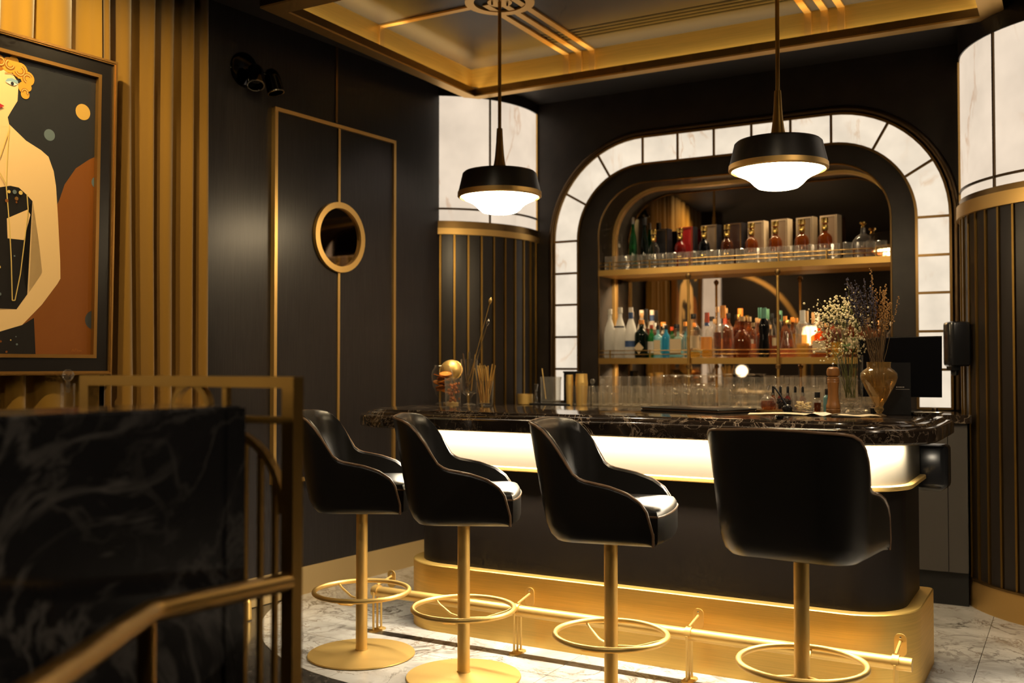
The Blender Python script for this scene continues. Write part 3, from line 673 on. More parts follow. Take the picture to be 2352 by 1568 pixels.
# ------------------------------------------------------------------ painting
PX = .139                                  # distance of the canvas from the wall
pt = thing('framed_painting', 'large art deco painting of a woman in a black dress, gilt and black frame', 'painting', LW(2.55, PX, 1.32))
UL, UR, ZB, ZT = 1.955, 3.190, 1.318, 2.805
TILT = .016
def PL(u, z, o=0): 
    v = LW(u, PX + o + (z - ZB) * TILT, z); return v
def pbox(u0, u1, z0, z1, o0, o1):
    return B().loft([[PL(u0, z0, o0), PL(u1, z0, o0), PL(u1, z1, o0), PL(u0, z1, o0)], [PL(u0, z0, o1), PL(u1, z0, o1), PL(u1, z1, o1), PL(u0, z1, o1)]], True, True, True)
def ringframe(i0, i1, o0, o1):
    q = lambda i, o: [PL(UL + i, ZB + i, o), PL(UR - i, ZB + i, o), PL(UR - i, ZT - i, o), PL(UL + i, ZT - i, o)]
    return B().loft([q(i0, o0), q(i0, o1), q(i1, o1), q(i1, o0), q(i0, o0)], True)
putw('outer_frame', ringframe(0, .018, -.02, .030), 'frame_gold', pt); putw('frame_bead', ringframe(.005, .012, .028, .034), 'frame_gold', pt)
putw('black_frame', ringframe(.018, .078, -.02, .020), 'frame_black', pt); putw('inner_frame', ringframe(.078, .094, -.02, .024), 'frame_gold', pt)
cv = putw('canvas', pbox(UL + .06, UR - .06, ZB + .06, ZT - .06, -.018, 0), 'paint_slate', pt)
LAY = [0]
def paint(name, poly, mat):
    LAY[0] += 1; o = .0004 + .00012 * LAY[0]; a = [PL(u, z, o) for u, z in poly]; bq = [PL(u, z, -.001) for u, z in poly]
    bm = bmesh.new(); f = bm.faces.new([bm.verts.new(p) for p in a]); bmesh.ops.triangulate(bm, faces=[f]); me = bpy.data.meshes.new(name); bm.to_mesh(me); bm.free()
    me.materials.append(MATS[mat]); return putw(name, me, None, cv)
def disc(u, z, r, lo=None, hi=None, n=32):
    return [(min(max(u + r * cos(2 * pi * k / n), UL + .093), UR - .093), z + r * sin(2 * pi * k / n)) for k in range(n)]
def spl(pts, n=5):
    """smooth closed outline"""
    out = []; m = len(pts)
    for i in range(m):
        p0, p1, p2, p3 = [Vector(pts[(i + k - 1) % m]) for k in range(4)]
        for k in range(n):
            s = k / n; q = .5 * ((2 * p1) + (p2 - p0) * s + (2 * p0 - 5 * p1 + 4 * p2 - p3) * s * s + (3 * p1 - p0 - 3 * p2 + p3) * s ** 3); out.append((q.x, q.y))
    return out
AX = 2.61
def stroke(L, wd, m):
    for (u0, z0), (u1, z1) in zip(L, L[1:]):
        dx, dz = u1 - u0, z1 - z0; l = sqrt(dx * dx + dz * dz); nx, nz = -dz / l * wd, dx / l * wd
        paint('painted_line', [(u0 - nx, z0 - nz), (u1 - nx, z1 - nz), (u1 + nx, z1 + nz), (u0 + nx, z0 + nz)], m); LAY[0] -= 1
    LAY[0] += 1
mir = lambda L: [(2 * AX - u, z) for u, z in L[::-1]]
rust = [(3.098, 2.340), (3.069, 2.323), (3.003, 2.271), (2.95, 2.189), (2.926, 2.115), (2.90, 2.06), (2.74, 2.06), (2.74, 1.41), (3.098, 1.41)]
paint('painted_shape', rust, 'paint_rust'); paint('painted_shape', [(2.13, 2.12), (2.20, 2.20), (2.30, 2.22), (2.42, 2.15), (2.44, 1.41), (2.08, 1.41), (2.08, 2.0)], 'paint_rust')
for u, z, r, m in ((3.033, 2.538, .037, 'ochre'), (2.872, 2.40, .026, 'mist'), (3.110, 2.221, .027, 'mist'), (3.108, 1.575, .044, 'steelgrey'), (2.20, 2.45, .05, 'ochre'), (2.28, 1.60, .04, 'mist')):
    paint('painted_dot', disc(u, z, r), 'paint_' + m)
sh = [(AX, 2.30), (2.64, 2.405), (2.676, 2.44), (2.679, 2.44), (2.686, 2.411), (2.763, 2.354), (2.834, 2.324), (2.869, 2.301), (2.895, 2.24), (2.908, 2.172), (2.92, 2.034), (2.935, 1.837), (2.938, 1.757), (2.924, 1.732), (2.852, 1.634), (2.763, 1.54), (2.656, 1.505), (AX, 1.50), (AX, 1.60), (2.655, 1.601), (2.736, 1.608), (2.791, 1.685), (2.851, 1.775), (2.833, 1.906), (2.806, 2.059), (2.80, 2.09), (2.70, 2.06), (AX, 2.06)]
paint('painted_figure', sh, 'paint_skin'); paint('painted_figure', mir(sh), 'paint_skin')
fc = [(AX, 2.655), (2.66, 2.648), (2.70, 2.63), (2.724, 2.598), (2.721, 2.52), (2.694, 2.47), (2.679, 2.44), (2.679, 2.40), (AX, 2.38)]
paint('painted_face', fc, 'paint_skin'); paint('painted_face', mir(fc), 'paint_skin')
dr = [(AX, 2.10), (2.648, 2.13), (2.696, 2.144), (2.735, 2.142), (2.769, 2.117), (2.798, 2.091), (2.77, 2.047), (2.684, 2.0), (2.689, 1.914), (2.762, 1.914), (2.757, 1.821), (2.77, 1.726), (2.783, 1.676), (2.736, 1.608), (2.655, 1.608), (AX, 1.605)]
paint('painted_dress', dr, 'paint_dress'); paint('painted_dress', mir(dr), 'paint_dress')
sk = [(AX, 1.500), (2.656, 1.505), (2.761, 1.538), (2.816, 1.573), (2.827, 1.41), (AX, 1.41)]
paint('painted_dress', sk, 'paint_dress'); paint('painted_dress', mir(sk), 'paint_dress')
gp = [(2.684, 2.0), (2.775, 2.050), (2.790, 2.03), (2.762, 1.914), (2.689, 1.914)]
paint('painted_figure', gp, 'paint_skin'); paint('painted_figure', mir(gp), 'paint_skin')
for sgn in (1, -1):
    mm = (lambda u: u) if sgn > 0 else (lambda u: 2 * AX - u)
    for u, z, r, m in ((2.63, 2.668, .036, 'hair_dark'), (2.68, 2.668, .034, 'hair'), (2.728, 2.655, .036, 'hair'), (2.763, 2.628, .032, 'hair'), (2.748, 2.585, .026, 'hair'), (2.754, 2.556, .020, 'hair'), (2.765, 2.590, .018, 'hair'), (2.700, 2.690, .022, 'hair')):
        paint('painted_curl', [(min(max(a, UL + .093), UR - .093), min(c, ZT - .093)) for a, c in disc(mm(u), z, r, n=18)], 'paint_' + m)
    for u, z, r, a0 in ((2.728, 2.655, .024, 200), (2.763, 2.628, .021, 30), (2.752, 2.566, .015, 320), (2.682, 2.672, .022, 120), (2.640, 2.676, .020, 250)):
        for rr_, m_, w_ in ((1.0, 'paint_hair_dark', .0026), (.62, 'paint_hair_dark', .0024), (.82, 'paint_gilt', .0018)):
            stroke([(min(mm(u + r * rr_ * cos(radians(a0 + q))), UR - .097), min(z + r * rr_ * sin(radians(a0 + q)), ZT - .097)) for q in range(0, 250, 25)][::sgn], w_, m_)
    stroke([(mm(2.660), 2.628), (mm(2.690), 2.634), (mm(2.718), 2.624)][::sgn], .0014, 'paint_hair_dark')
    paint('painted_eyelid', [(mm(u), z) for u, z in ((2.662, 2.592), (2.672, 2.607), (2.692, 2.614), (2.718, 2.608), (2.720, 2.594), (2.700, 2.598), (2.680, 2.596))][::sgn], 'paint_lid')
    paint('painted_eye', [(mm(u), z) for u, z in ((2.664, 2.591), (2.682, 2.597), (2.700, 2.597), (2.716, 2.592), (2.704, 2.583), (2.684, 2.584))][::sgn], 'paint_white')
    paint('painted_eye', disc(mm(2.694), 2.590, .0075, n=14), 'paint_ink')
paint('painted_lips', [(2.575, 2.484), (2.597, 2.496), (2.610, 2.490), (2.623, 2.496), (2.660, 2.484), (2.640, 2.471), (2.600, 2.469)], 'paint_lips')
paint('painted_nose', [(2.618, 2.60), (2.630, 2.52), (2.606, 2.512), (2.612, 2.53)], 'paint_skin_shade')
stroke([(2.683, 2.406), (2.677, 2.271), (2.675, 2.137), (2.693, 1.968), (2.704, 1.817), (2.712, 1.645), (2.724, 1.646), (2.746, 1.763), (2.762, 1.914), (2.775, 2.05), (2.768, 2.117)], .0024, 'paint_gilt')
stroke([(2.683, 2.387), (2.647, 2.266), (2.62, 2.22), (2.647, 2.19), (2.675, 2.147)], .002, 'paint_gilt')
rp = random.Random(5)
for k in range(26):
    u, z = rp.uniform(2.60, 2.74), rp.choice((rp.uniform(1.63, 1.90), rp.uniform(1.42, 1.49), rp.uniform(2.06, 2.12)))
    paint('painted_fleck', disc(u, z, rp.uniform(.003, .010), n=8), rp.choice(('paint_gilt', 'paint_gilt', 'paint_rust', 'paint_mist'))); LAY[0] -= 1
stroke([(2.995, 1.425), (3.001, 1.437), (3.007, 1.425)], .0010, 'paint_hair_dark'); stroke([(3.012, 1.426), (3.012, 1.438), (3.018, 1.438)], .001, 'paint_hair_dark')
stroke([(3.022, 1.426), (3.022, 1.437)], .001, 'paint_hair_dark'); stroke([(3.027, 1.426), (3.031, 1.432), (3.036, 1.426), (3.040, 1.432), (3.046, 1.426)], .001, 'paint_hair_dark')

# ------------------------------------------------------------------ marble partition and brass railing near the camera
e = Vector((.08, 1, 0)).normalized(); nn = Vector((1, -.08, 0)).normalized()
def PT(s, o, z): v = Vector((-1.632, 1.66, 0)) + e * s - nn * o; return (v.x, v.y, z)   # s: back along the slab from its end
HT = 1.270
t = thing('marble_partition', 'polished black marble partition close to the camera', 'partition', PT(-1.2, .15, 0))
b = B()
def slabring(i, z): return [PT(-2.6 + i, 0 + i, z), PT(-.0 - i, 0 + i, z), PT(-.0 - i, .26 - i, z), PT(-2.6 + i, .26 - i, z)]
putw('marble_slab', B().loft([slabring(.004, 0), slabring(.004, HT - .006), slabring(.010, HT)], True, True, True), 'slab_marble', t, 20)
putw('edge_fillet', B().loft([[PT(-.052, -.004, z), PT(-.001, -.004, z), PT(-.001, .0, z), PT(-.052, .0, z)] for z in (0, HT - .004)], True, True, True), 'slab_marble', t)
rl = thing('brass_railing', 'art deco brass railing beside the black marble partition', 'railing', (-1.571, 1.75, 0))
def rbar(b, x0, z0, x1, z1, y=1.75, d=.017): return b.box(min(x0, x1) , y - d, min(z0, z1), max(x0, x1), y + d, max(z0, z1))
XR, XL, TZ = -1.571, -2.28, 1.335
putw('post', rbar(B(), XR - .0175, 0, XR + .0175, TZ), 'brass_rail', rl); putw('post', rbar(B(), XL - .0175, 0, XL + .0175, TZ), 'brass_rail', rl)
putw('top_bar', rbar(B(), XL + .0175, TZ - .026, XR - .0175, TZ), 'brass_rail', rl)
putw('mid_bar', rbar(B(), XL + .0175, 1.226, XR - .0175, 1.242, d=.010), 'brass_rail', rl); putw('low_bar', rbar(B(), XL + .0175, .10, XR - .0175, .125, d=.012), 'brass_rail', rl)
def rarc(cx, cz, r, wdt, a0, a1, n=20, d=.010):
    q = []
    for k in range(n + 1):
        a = radians(a0 + (a1 - a0) * k / n); c, s = cos(a), sin(a)
        q.append([(cx + (r - wdt) * c, 1.75 - d, cz + (r - wdt) * s), (cx + r * c, 1.75 - d, cz + r * s), (cx + r * c, 1.75 + d, cz + r * s), (cx + (r - wdt) * c, 1.75 + d, cz + (r - wdt) * s)])
    return B().loft(q, True, True, True)
xm = (XR + XL) / 2
putw('deco_arch', rarc(XR - .0175 - .19, 1.020, .19, .016, 0, 180, 28), 'brass_rail', rl)
putw('deco_arch', rarc(-1.895, 1.255, .066, .014, 0, 180, 20), 'brass_rail', rl)
for x in (-1.622, -1.668, -1.718, -1.768, -1.818, -1.868, -1.918): 
    zt_ = 1.020 + sqrt(max(.0, .182 ** 2 - (x - (XR - .2075)) ** 2)) if abs(x - (XR - .2075)) < .18 else 1.02
    putw('baluster', rbar(B(), x - .006, .125, x + .006, zt_, d=.006), 'brass_rail', rl)
putw('hanger', rbar(B(), -1.787, 1.242, -1.772, TZ - .026, d=.008), 'brass_rail', rl)
hr = fillet([(-1.571, 1.735, .868), (-1.514, 1.300, .900), (-1.10, .74, .955), (-.95, .30, 1.0)], .10, 6)
t = thing('handrail', 'brass handrail in front of the black marble partition', 'handrail', (-1.514, 1.30, 0))
putw('rail_tube', B().tube(hr, .0215, 12), 'brass_rail', t); putw('handrail_post', B().tube([(-1.500, 1.280, 0), (-1.500, 1.280, .895)], .017, 10), 'brass_rail', t)
putw('handrail_post', B().tube([(-.97, .36, 0), (-.97, .36, .985)], .017, 10), 'brass_rail', t)
# tall table with a glass carafe behind the partition
t = thing('side_table', 'small round dark table behind the marble partition', 'table', (-2.86, 2.10, 0))
put('table_top', B().lathe([(0, .99), (.24, .99), (.25, 1.0), (.25, 1.012), (0, 1.012)], 32), 'frame_black', t); put('table_stem', B().tube([(0, 0, .01), (0, 0, .99)], .025, 12), 'brass_rail', t)
put('table_foot', B().lathe([(0, 0), (.19, 0), (.19, .012), (.03, .03), (0, .03)], 28), 'brass_rail', t)
t = thing('stoppered_decanter', 'slim clear decanter with a round glass stopper on the side table', 'decanter', (-2.82, 2.085, 1.012))
put('decanter_body', B().lathe([(0, .004), (.05, .004), (.055, .03), (.05, .11), (.026, .17), (.0215, .20), (.0215, .292)], 20), 'clear_glass', t)
put('stopper', B().ball((0, 0, .318), .0185, 16, 10).tube([(0, 0, .262), (0, 0, .30)], .006, 8), 'cut_glass', t)
putw('tealight', B().lathe([(0, 0), (.018, 0), (.018, .02), (0, .02)], 14, T(-2.82, 2.085, 1.018)), 'cap_white', t)

# ------------------------------------------------------------------ what the mirror shows: the far side of the room
t = thing('onyx_pier', 'square backlit onyx pier at the end of the dark wall, reflected in the bar mirror', 'column', (-4.20, 1.40, 0), kind='structure')
put('pier_base', B().box(-.19, -.13, 0, .19, .07, .9), 'flute_wood', t); put('onyx_panel', B().box(-.17, -.11, .9, .17, .05, 3.1), 'onyx', t); put('pier_head', B().box(-.19, -.13, 3.1, .19, .07, SOF), 'flute_wood', t)
t = thing('arch_moulding', 'large brass arch moulding on the far wall, reflected in the bar mirror', 'arch', (-5.35, -3.1, 0), kind='structure')
q = [(-1.4, 0, 0), (-1.4, 0, 1.6)] + [(1.4 * cos(radians(a)), 0, 1.6 + 1.4 * sin(radians(a))) for a in range(174, 0, -6)] + [(1.4, 0, 1.6), (1.4, 0, 0)]
put('moulding', B().loft([[(p[0] * (1 - .05), .0, p[2] - (.06 if p[2] > 1.6 else 0)), (p[0], .0, p[2]), (p[0], .05, p[2]), (p[0] * .95, .05, p[2] - (.06 if p[2] > 1.6 else 0))] for p in q], True, True, True), 'brass_soft', t)
def floorlamp(x, y, h, label):
    t = thing('floor_lamp', label, 'lamp', (x, y, 0))
    put('lamp_base', B().lathe([(0, 0), (.14, 0), (.14, .02), (.015, .03), (0, .03)], 24), 'brass_rail', t); put('lamp_pole', B().tube([(0, 0, .02), (0, 0, h - .1)], .012, 10), 'brass_rail', t)
    put('lamp_shade', B().lathe([(.10, h + .12), (.17, h - .12)], 28), 'shade_glow', t)
floorlamp(-4.69, .5, 1.82, 'floor lamp with a glowing shade reflected behind the pale bottles')
floorlamp(-3.04, .5, 1.76, 'floor lamp with a glowing shade reflected behind the white flowers')
t = thing('globe_lamp', 'round white globe lamp reflected low in the bar mirror', 'lamp', (-4.14, 0, 0))
put('lamp_stand', B().lathe([(0, 0), (.12, 0), (.12, .02), (.012, .03), (.012, 1.21), (0, 1.21)], 20), 'brass_rail', t); put('globe', B().ball((0, 0, 1.285), .078, 20, 12), 'globe_glow', t)
# ================================================================== bottles and glasses
def bottle(name, x, y, z, r, h, label, mat='clear_glass', shape='std', cap='cap_black', liq=None, lab=None, lmat='white_label', rz=0, neck=None, capw=1.15, caph=None):
    """shape: std shoulder bottle, round belly, cone flask, sq square flask; lab=(z0,z1) share of height for a paper label; liq=(material, fill share)"""
    t = thing(name, label, 'bottle', (x, y, z), rz)
    nk = neck or max(.011, r * .34); ch = caph or h * .10
    if shape == 'std': pf = [(.0, .004), (r * .9, .002), (r, .012), (r, h * .60), (r * .93, h * .66), (r * .6, h * .73), (nk, h * .79), (nk, h - ch)]
    elif shape == 'slim': pf = [(.0, .004), (r * .9, .002), (r, .012), (r, h * .50), (r * .8, h * .62), (r * .55, h * .72), (nk, h * .80), (nk, h - ch)]
    elif shape == 'round': pf = [(0, .004), (r * .6, .002), (r * .86, h * .10), (r, h * .30), (r * .93, h * .46), (r * .66, h * .58), (nk, h * .68), (nk, h - ch)]
    elif shape == 'dome': pf = [(0, .004), (r * .95, .002), (r, .010), (r, h * .46), (r * .94, h * .54), (r * .72, h * .61), (nk * 1.05, h * .655), (nk, h * .67), (nk, h - ch)]
    elif shape == 'cone': pf = [(0, .004), (r * .95, .002), (r, .012), (r * .97, h * .12), (r * .55, h * .55), (nk, h * .78), (nk, h - ch)]
    elif shape == 'waist': pf = [(0, .004), (r * .9, .002), (r, .01), (r * .95, h * .2), (r * .78, h * .42), (r * .95, h * .62), (r * .8, h * .7), (nk, h * .80), (nk, h - ch)]
    if shape == 'sq':
        M = Matrix.Scale(1, 4); d = r * .62
        sec = lambda k, zz: [(p[0], p[1], zz) for p in rrect(-r * k, -d * k, r * k, d * k, (r * .22 * k,) * 4, 0, 3)]
        circ = lambda q, zz: [(q * cos(radians(180 + 45 + (a - 7.5) * 22.5 * 0 + 22.5 * a)), q * sin(radians(180 + 22.5 * a + 45)), zz) for a in range(16)]
        g = B().loft([sec(.96, .002), sec(1, .01), sec(1, h * .60), sec(.9, h * .66)] + [[(nk * cos(radians(191 + 22.5 * a)), nk * sin(radians(191 + 22.5 * a)), zz) for a in range(16)] for zz in (h * .72, h - ch)], True, True)
        put('bottle_glass', g, mat, t)
        if liq: put('liquid', B().loft([[(p[0] * .92, p[1] * .9, zz) for p in sec(1, 0)] for zz in (.008, h * .6 * liq[1])], True, True, True), liq[0], t)
        if lab: put('paper_label', B().box(-r * .8, -d - .002, h * lab[0], r * .8, -d - .0008, h * lab[1]), lmat, t)
    else:
        put('bottle_glass', B().lathe(pf, 18), mat, t)
        if liq:
            f = h * liq[1]; lp = [(0, .008)] + [(max(a - .004, .003) * .96, zz + .004) for a, zz in pf[1:] if zz < f]
            lp += [(lp[-1][0], f), (0, f)]; put('liquid', B().lathe(lp, 16), liq[0], t)
        if lab:
            rr = r + .0012; k = {'round': 1.0, 'cone': .8, 'waist': .93}.get(shape, 1.0)
            put('paper_label', B().lathe([(rr * k if shape != 'cone' else rr * .88, h * lab[0]), (rr * k if shape != 'cone' else rr * .70, h * lab[1])], 12, None, 205, 335), lmat, t)
    cr = nk * capw
    put('cap', B().lathe([(0, h), (cr * .94, h), (cr, h - .003), (cr, h - ch - .004), (0, h - ch - .004)], 14), cap, t)
    return t
LZ = 1.416
F, K = 6.775, 6.885
lowfront = [
 (-3.000, F, .042, .365, 'frosted white vodka bottle at the corner column end of the shelf', dict(mat='frost_glass', shape='slim', cap='cap_white')),
 (-2.918, F, .045, .374, 'frosted white bottle with dark oval neck badge', dict(mat='frost_glass', shape='slim', cap='cap_white', lab=(.60, .63), lmat='print_dark')),
 (-2.832, F, .043, .372, 'frosted bottle with a blue neck band and blue print', dict(mat='frost_glass', shape='slim', cap='cap_white', lab=(.22, .34), lmat='print_blue')),
 (-2.745, 6.765, .050, .278, 'squat black apothecary bottle with a pale diamond label', dict(mat='darkgreen_glass', shape='std', cap='cap_orange', neck=.017)),
 (-2.672, F, .027, .240, 'slim green bottle beside the diamond label bottle', dict(mat='green_glass', shape='std', cap='cap_red', lab=(.15, .5))),
 (-2.622, F, .031, .235, 'pale blue square gin bottle with a cream picture label', dict(mat='pale_blue_glass', shape='sq', cap='cap_black', lab=(.10, .55), lmat='cream_label')),
 (-2.560, F, .030, .236, 'bright blue glass bottle on the lower shelf', dict(mat='blue_glass', shape='std', cap='cap_black')),
 (-2.478, F, .052, .241, 'clear square bottle with a big cream label', dict(mat='clear_glass', shape='sq', cap='cap_black', lab=(.12, .56), lmat='cream_label', liq=('pale_blue_glass', .4))),
 (-2.355, 6.78, .050, .312, 'clear bottle with cream label and a pool of yellow liquor', dict(mat='clear_glass', cap='cap_black', lab=(.22, .50), lmat='cream_label', liq=('yellow_glass', .14))),
 (-2.255, F, .042, .319, 'clear bottle with a red cap and an orange label', dict(mat='clear_glass', cap='cap_red', lab=(.18, .46), lmat='cap_orange', liq=('yellow_glass', .16), caph=.075)),
 (-2.140, F, .070, .365, 'large clear domed decanter with a striped paper cap', dict(mat='clear_glass', shape='dome', cap='cap_orange', neck=.017, caph=.085, liq=('clear_glass', .2))),
 (-2.003, F, .062, .285, 'round brown whiskey bottle with raised lettering', dict(mat='brown_glass', shape='round', cap='cap_cork', neck=.017)),
 (-1.925, 6.765, .027, .240, 'small bottle with a little orange liquor', dict(mat='clear_glass', cap='cap_cork', liq=('pink_liquid', .4))),
 (-1.852, F, .040, .341, 'tall dark wine red bottle with a green neck seal', dict(mat='dark_glass', shape='waist', cap='cap_green', caph=.07, neck=.016)),
 (-1.770, F, .026, .270, 'slim clear bottle half hidden by the shelf pole', dict(mat='clear_glass', cap='cap_black', liq=('amber_glass', .3), lab=(.3, .5), lmat='cream_label')),
 (-1.690, 6.77, .058, .254, 'conical clear flask bottle with pink liquor', dict(mat='clear_glass', shape='cone', cap='cap_gold', liq=('pink_liquid', .22))),
 (-1.590, 6.77, .047, .316, 'faceted clear bottle with a tall cream cap', dict(mat='cut_glass', cap='cap_white', caph=.085, liq=('yellow_glass', .3))),
 (-1.478, F, .054, .222, 'amber square flask with a slanted label', dict(mat='amber_glass', shape='sq', cap='cap_cork', lab=(.15, .5), lmat='cream_label')),
 (-1.372, F, .040, .250, 'clear bottle behind the white flowers', dict(mat='clear_glass', cap='cap_black', liq=('yellow_glass', .4))),
 (-1.275, F, .040, .262, 'brown bottle behind the lavender', dict(mat='brown_glass', cap='cap_black', lab=(.2, .5), lmat='cream_label')),
 (-1.175, F, .042, .255, 'amber bottle at the straw coloured flowers', dict(mat='amber_glass', cap='cap_cork', lab=(.2, .45))),
 (-1.085, F, .038, .245, 'clear bottle at the monitor end of the shelf', dict(mat='clear_glass', cap='cap_white', liq=('pink_liquid', .45)))]
for x, y, r, h, lab, kw in lowfront: 
    bt_ = bottle('liquor_bottle', x, y, LZ, r, h, lab, **kw)
    if 'diamond' in lab and 'squat' in lab: put('diamond_label', B().prism([(-.036, -.0515, .075), (0, -.0535, .115), (.036, -.0515, .075), (0, -.0535, .028)], (0, .002, 0)), 'cream_label', bt_)
    if 'blue neck band' in lab: put('neck_band', B().lathe([(.0172, .285), (.0172, .335)], 14), 'print_blue', bt_)
    if 'orange label' in lab: put('neck_foil', B().lathe([(.0175, .225), (.0170, .248)], 14), 'print_blue', bt_)
lowback = [
 (-2.873, K, .025, .347, 'cork stoppered bottle in the rear row behind the frosted bottles', dict(mat='clear_glass', cap='cap_cork')),
 (-2.755, K, .030, .363, 'bottle with a black foil neck in the rear row', dict(mat='clear_glass', cap='cap_black', caph=.09, liq=('brown_glass', .6))),
 (-2.690, K, .029, .259, 'white capped bottle in the rear row', dict(mat='clear_glass', cap='cap_white')),
 (-2.455, K, .028, .262, 'orange capped bottle behind the cream label bottle', dict(mat='clear_glass', cap='cap_orange')),
 (-2.300, K, .030, .285, 'pale bottle behind the orange label bottle', dict(mat='clear_glass', cap='cap_cork', liq=('yellow_glass', .5))),
 (-2.215, K, .030, .364, 'tall bottle with a brown cap behind the domed decanter', dict(mat='clear_glass', cap='cap_cork', liq=('brown_glass', .5))),
 (-2.135, K, .036, .315, 'whiskey bottle with a glass stopper in the rear row', dict(mat='amber_glass', cap='cap_black')),
 (-2.060, K, .036, .307, 'whiskey bottle with a yellow cap in the rear row', dict(mat='brown_glass', cap='cap_gold')),
 (-1.985, K, .036, .287, 'whiskey bottle with a wooden cap in the rear row', dict(mat='amber_glass', cap='cap_cork', lab=(.2, .45))),
 (-1.910, K, .030, .349, 'tall bottle with a pale green foil neck in the rear row', dict(mat='clear_glass', cap='cap_green', caph=.07)),
 (-1.825, K, .028, .307, 'slim bottle behind the shelf pole by the flowers', dict(mat='clear_glass', cap='cap_black', liq=('amber_glass', .5))),
 (-1.735, K, .030, .285, 'amber bottle behind the conical flask', dict(mat='amber_glass', cap='cap_orange')),
 (-1.660, K, .029, .270, 'pale bottle between flask and faceted bottle, rear row', dict(mat='clear_glass', cap='cap_orange', liq=('yellow_glass', .6))),
 (-1.590, K, .029, .316, 'bottle with a long cork cap in the rear row', dict(mat='clear_glass', cap='cap_cork', caph=.075)),
 (-1.500, K, .040, .240, 'amber bottle behind the square flask', dict(mat='amber_glass', cap='cap_cork')),
 (-1.415, K, .036, .267, 'brown bottle behind the white flowers, rear row', dict(mat='brown_glass', cap='cap_black')),
 (-1.325, K, .036, .252, 'pale bottle behind the lavender, rear row', dict(mat='clear_glass', cap='cap_black', liq=('amber_glass', .4)))]
for x, y, r, h, lab, kw in lowback: bottle('liquor_bottle', x, y, LZ, r, h, lab, **kw)
UZ = 2.062
bottle('liquor_bottle', -2.832, 6.82, UZ, .029, .392, 'tall green bottle with a silver foil neck on the upper shelf', mat='green_glass', shape='slim', cap='steel', caph=.045)
bottle('liquor_bottle', -2.750, 6.84, UZ, .029, .385, 'tall black bottle with a round stopper on the upper shelf', mat='darkgreen_glass', shape='slim', cap='cap_black', caph=.05, capw=1.7)
cols = [('clear gift bottle with a gold cap before the navy box', 'clear_glass', None), ('ruby red gift bottle with a gold cap before the red box', 'red_glass', None),
        ('black gift bottle with a gold cap before the taupe box', 'dark_glass', None), ('dark brown gift bottle with a gold cap before the brown box', 'brown_glass', None),
        ('amber gift bottle with a gold cap, nearest the brown box', 'amber_glass', .5), ('deep amber gift bottle with a gold cap behind the shelf pole', 'amber_glass', .5),
        ('honey amber gift bottle with white foot before a taupe box', 'amber_glass', .5), ('amber gift bottle with white foot next to the round decanter', 'amber_glass', .5)]
bxs = [('box_navy', 'navy black gift box on the upper shelf'), ('box_red', 'bright red gift box on the upper shelf'), ('box_taupe', 'taupe and black gift box on the upper shelf'), ('box_brown', 'dark brown gift box on the upper shelf'),
       ('box_cream', 'tan gift box next to the dark brown box'), ('box_cream', 'tan gift box behind the shelf pole'), ('box_taupe', 'taupe gift box with pale edge, second from the round decanter'), ('box_cream', 'tan gift box next to the round decanter')]
bxX = [-2.635, -2.440, -2.262, -2.080, -1.925, -1.760, -1.590, -1.430]
btX = [-2.662, -2.460, -2.282, -2.115, -1.942, -1.777, -1.598, -1.446]
for k in range(8):
    t = thing('gift_box', bxs[k][1], 'box', (bxX[k], 6.905, UZ), -8 - k)
    w_, hh = (.062, .30 + .002 * k)
    put('box_body', B().box(-w_, -.035, 0, w_ - .004, .035, hh), bxs[k][0], t)
    put('box_side', B().box(w_ - .004, -.0352, 0, w_, .035, hh), 'box_navy' if k < 4 else 'box_edge', t)
    fr = B(); q = lambda i, o: [(-w_ + i, o, i), (w_ - .004 - i, o, i), (w_ - .004 - i, o, hh - i), (-w_ + i, o, hh - i)]
    fr.loft([q(.006, -.0351), q(.006, -.0362), q(.010, -.0362), q(.010, -.0351)], True); put('box_border', fr, 'box_edge' if k > 3 else 'bronze', t)
    lb, mt, wf = cols[k]
    t = bottle('gift_bottle', btX[k], 6.800, UZ, .040 + .0012 * k, .285, lb, mat=mt, shape='dome', cap='cap_gold', neck=.0165, caph=.030, capw=1.45)
    put('gold_collar', B().lathe([(.0185, .200), (.021, .206), (.021, .236), (.0185, .242)], 14), 'cap_gold', t)
    if wf: put('white_sleeve', B().lathe([(.0418 + .0012 * k, .006), (.0418 + .0012 * k, .075)], 18), 'white_label', t)
    elif k: put('gold_print', B().lathe([(.0412 + .0012 * k, .075), (.0412 + .0012 * k, .082)], 10, None, 240, 300), 'cap_gold', t)
t = thing('round_decanter', 'round cut glass decanter with orange liquor and gold stopper on the upper shelf', 'decanter', (-1.205, 6.82, UZ))
put('decanter_glass', B().lathe([(0, .004), (.045, .002), (.066, .03), (.074, .075), (.066, .120), (.042, .150), (.018, .165), (.015, .21)], 24), 'cut_glass', t)
put('liquid', B().lathe([(0, .01), (.042, .01), (.062, .034), (.069, .072), (0, .072)], 20), 'pink_liquid', t); put('stopper', B().lathe([(0, .245), (.022, .243), (.024, .232), (.010, .222), (.016, .205), (0, .205)], 16), 'cap_gold', t)
one('glass_tube', B().lathe([(0, .004), (.016, .002), (.018, .008), (.018, .28)], 14), 'clear_glass', 'narrow clear glass tube at the end of the upper shelf', 'glass', (-2.958, 6.86, UZ))
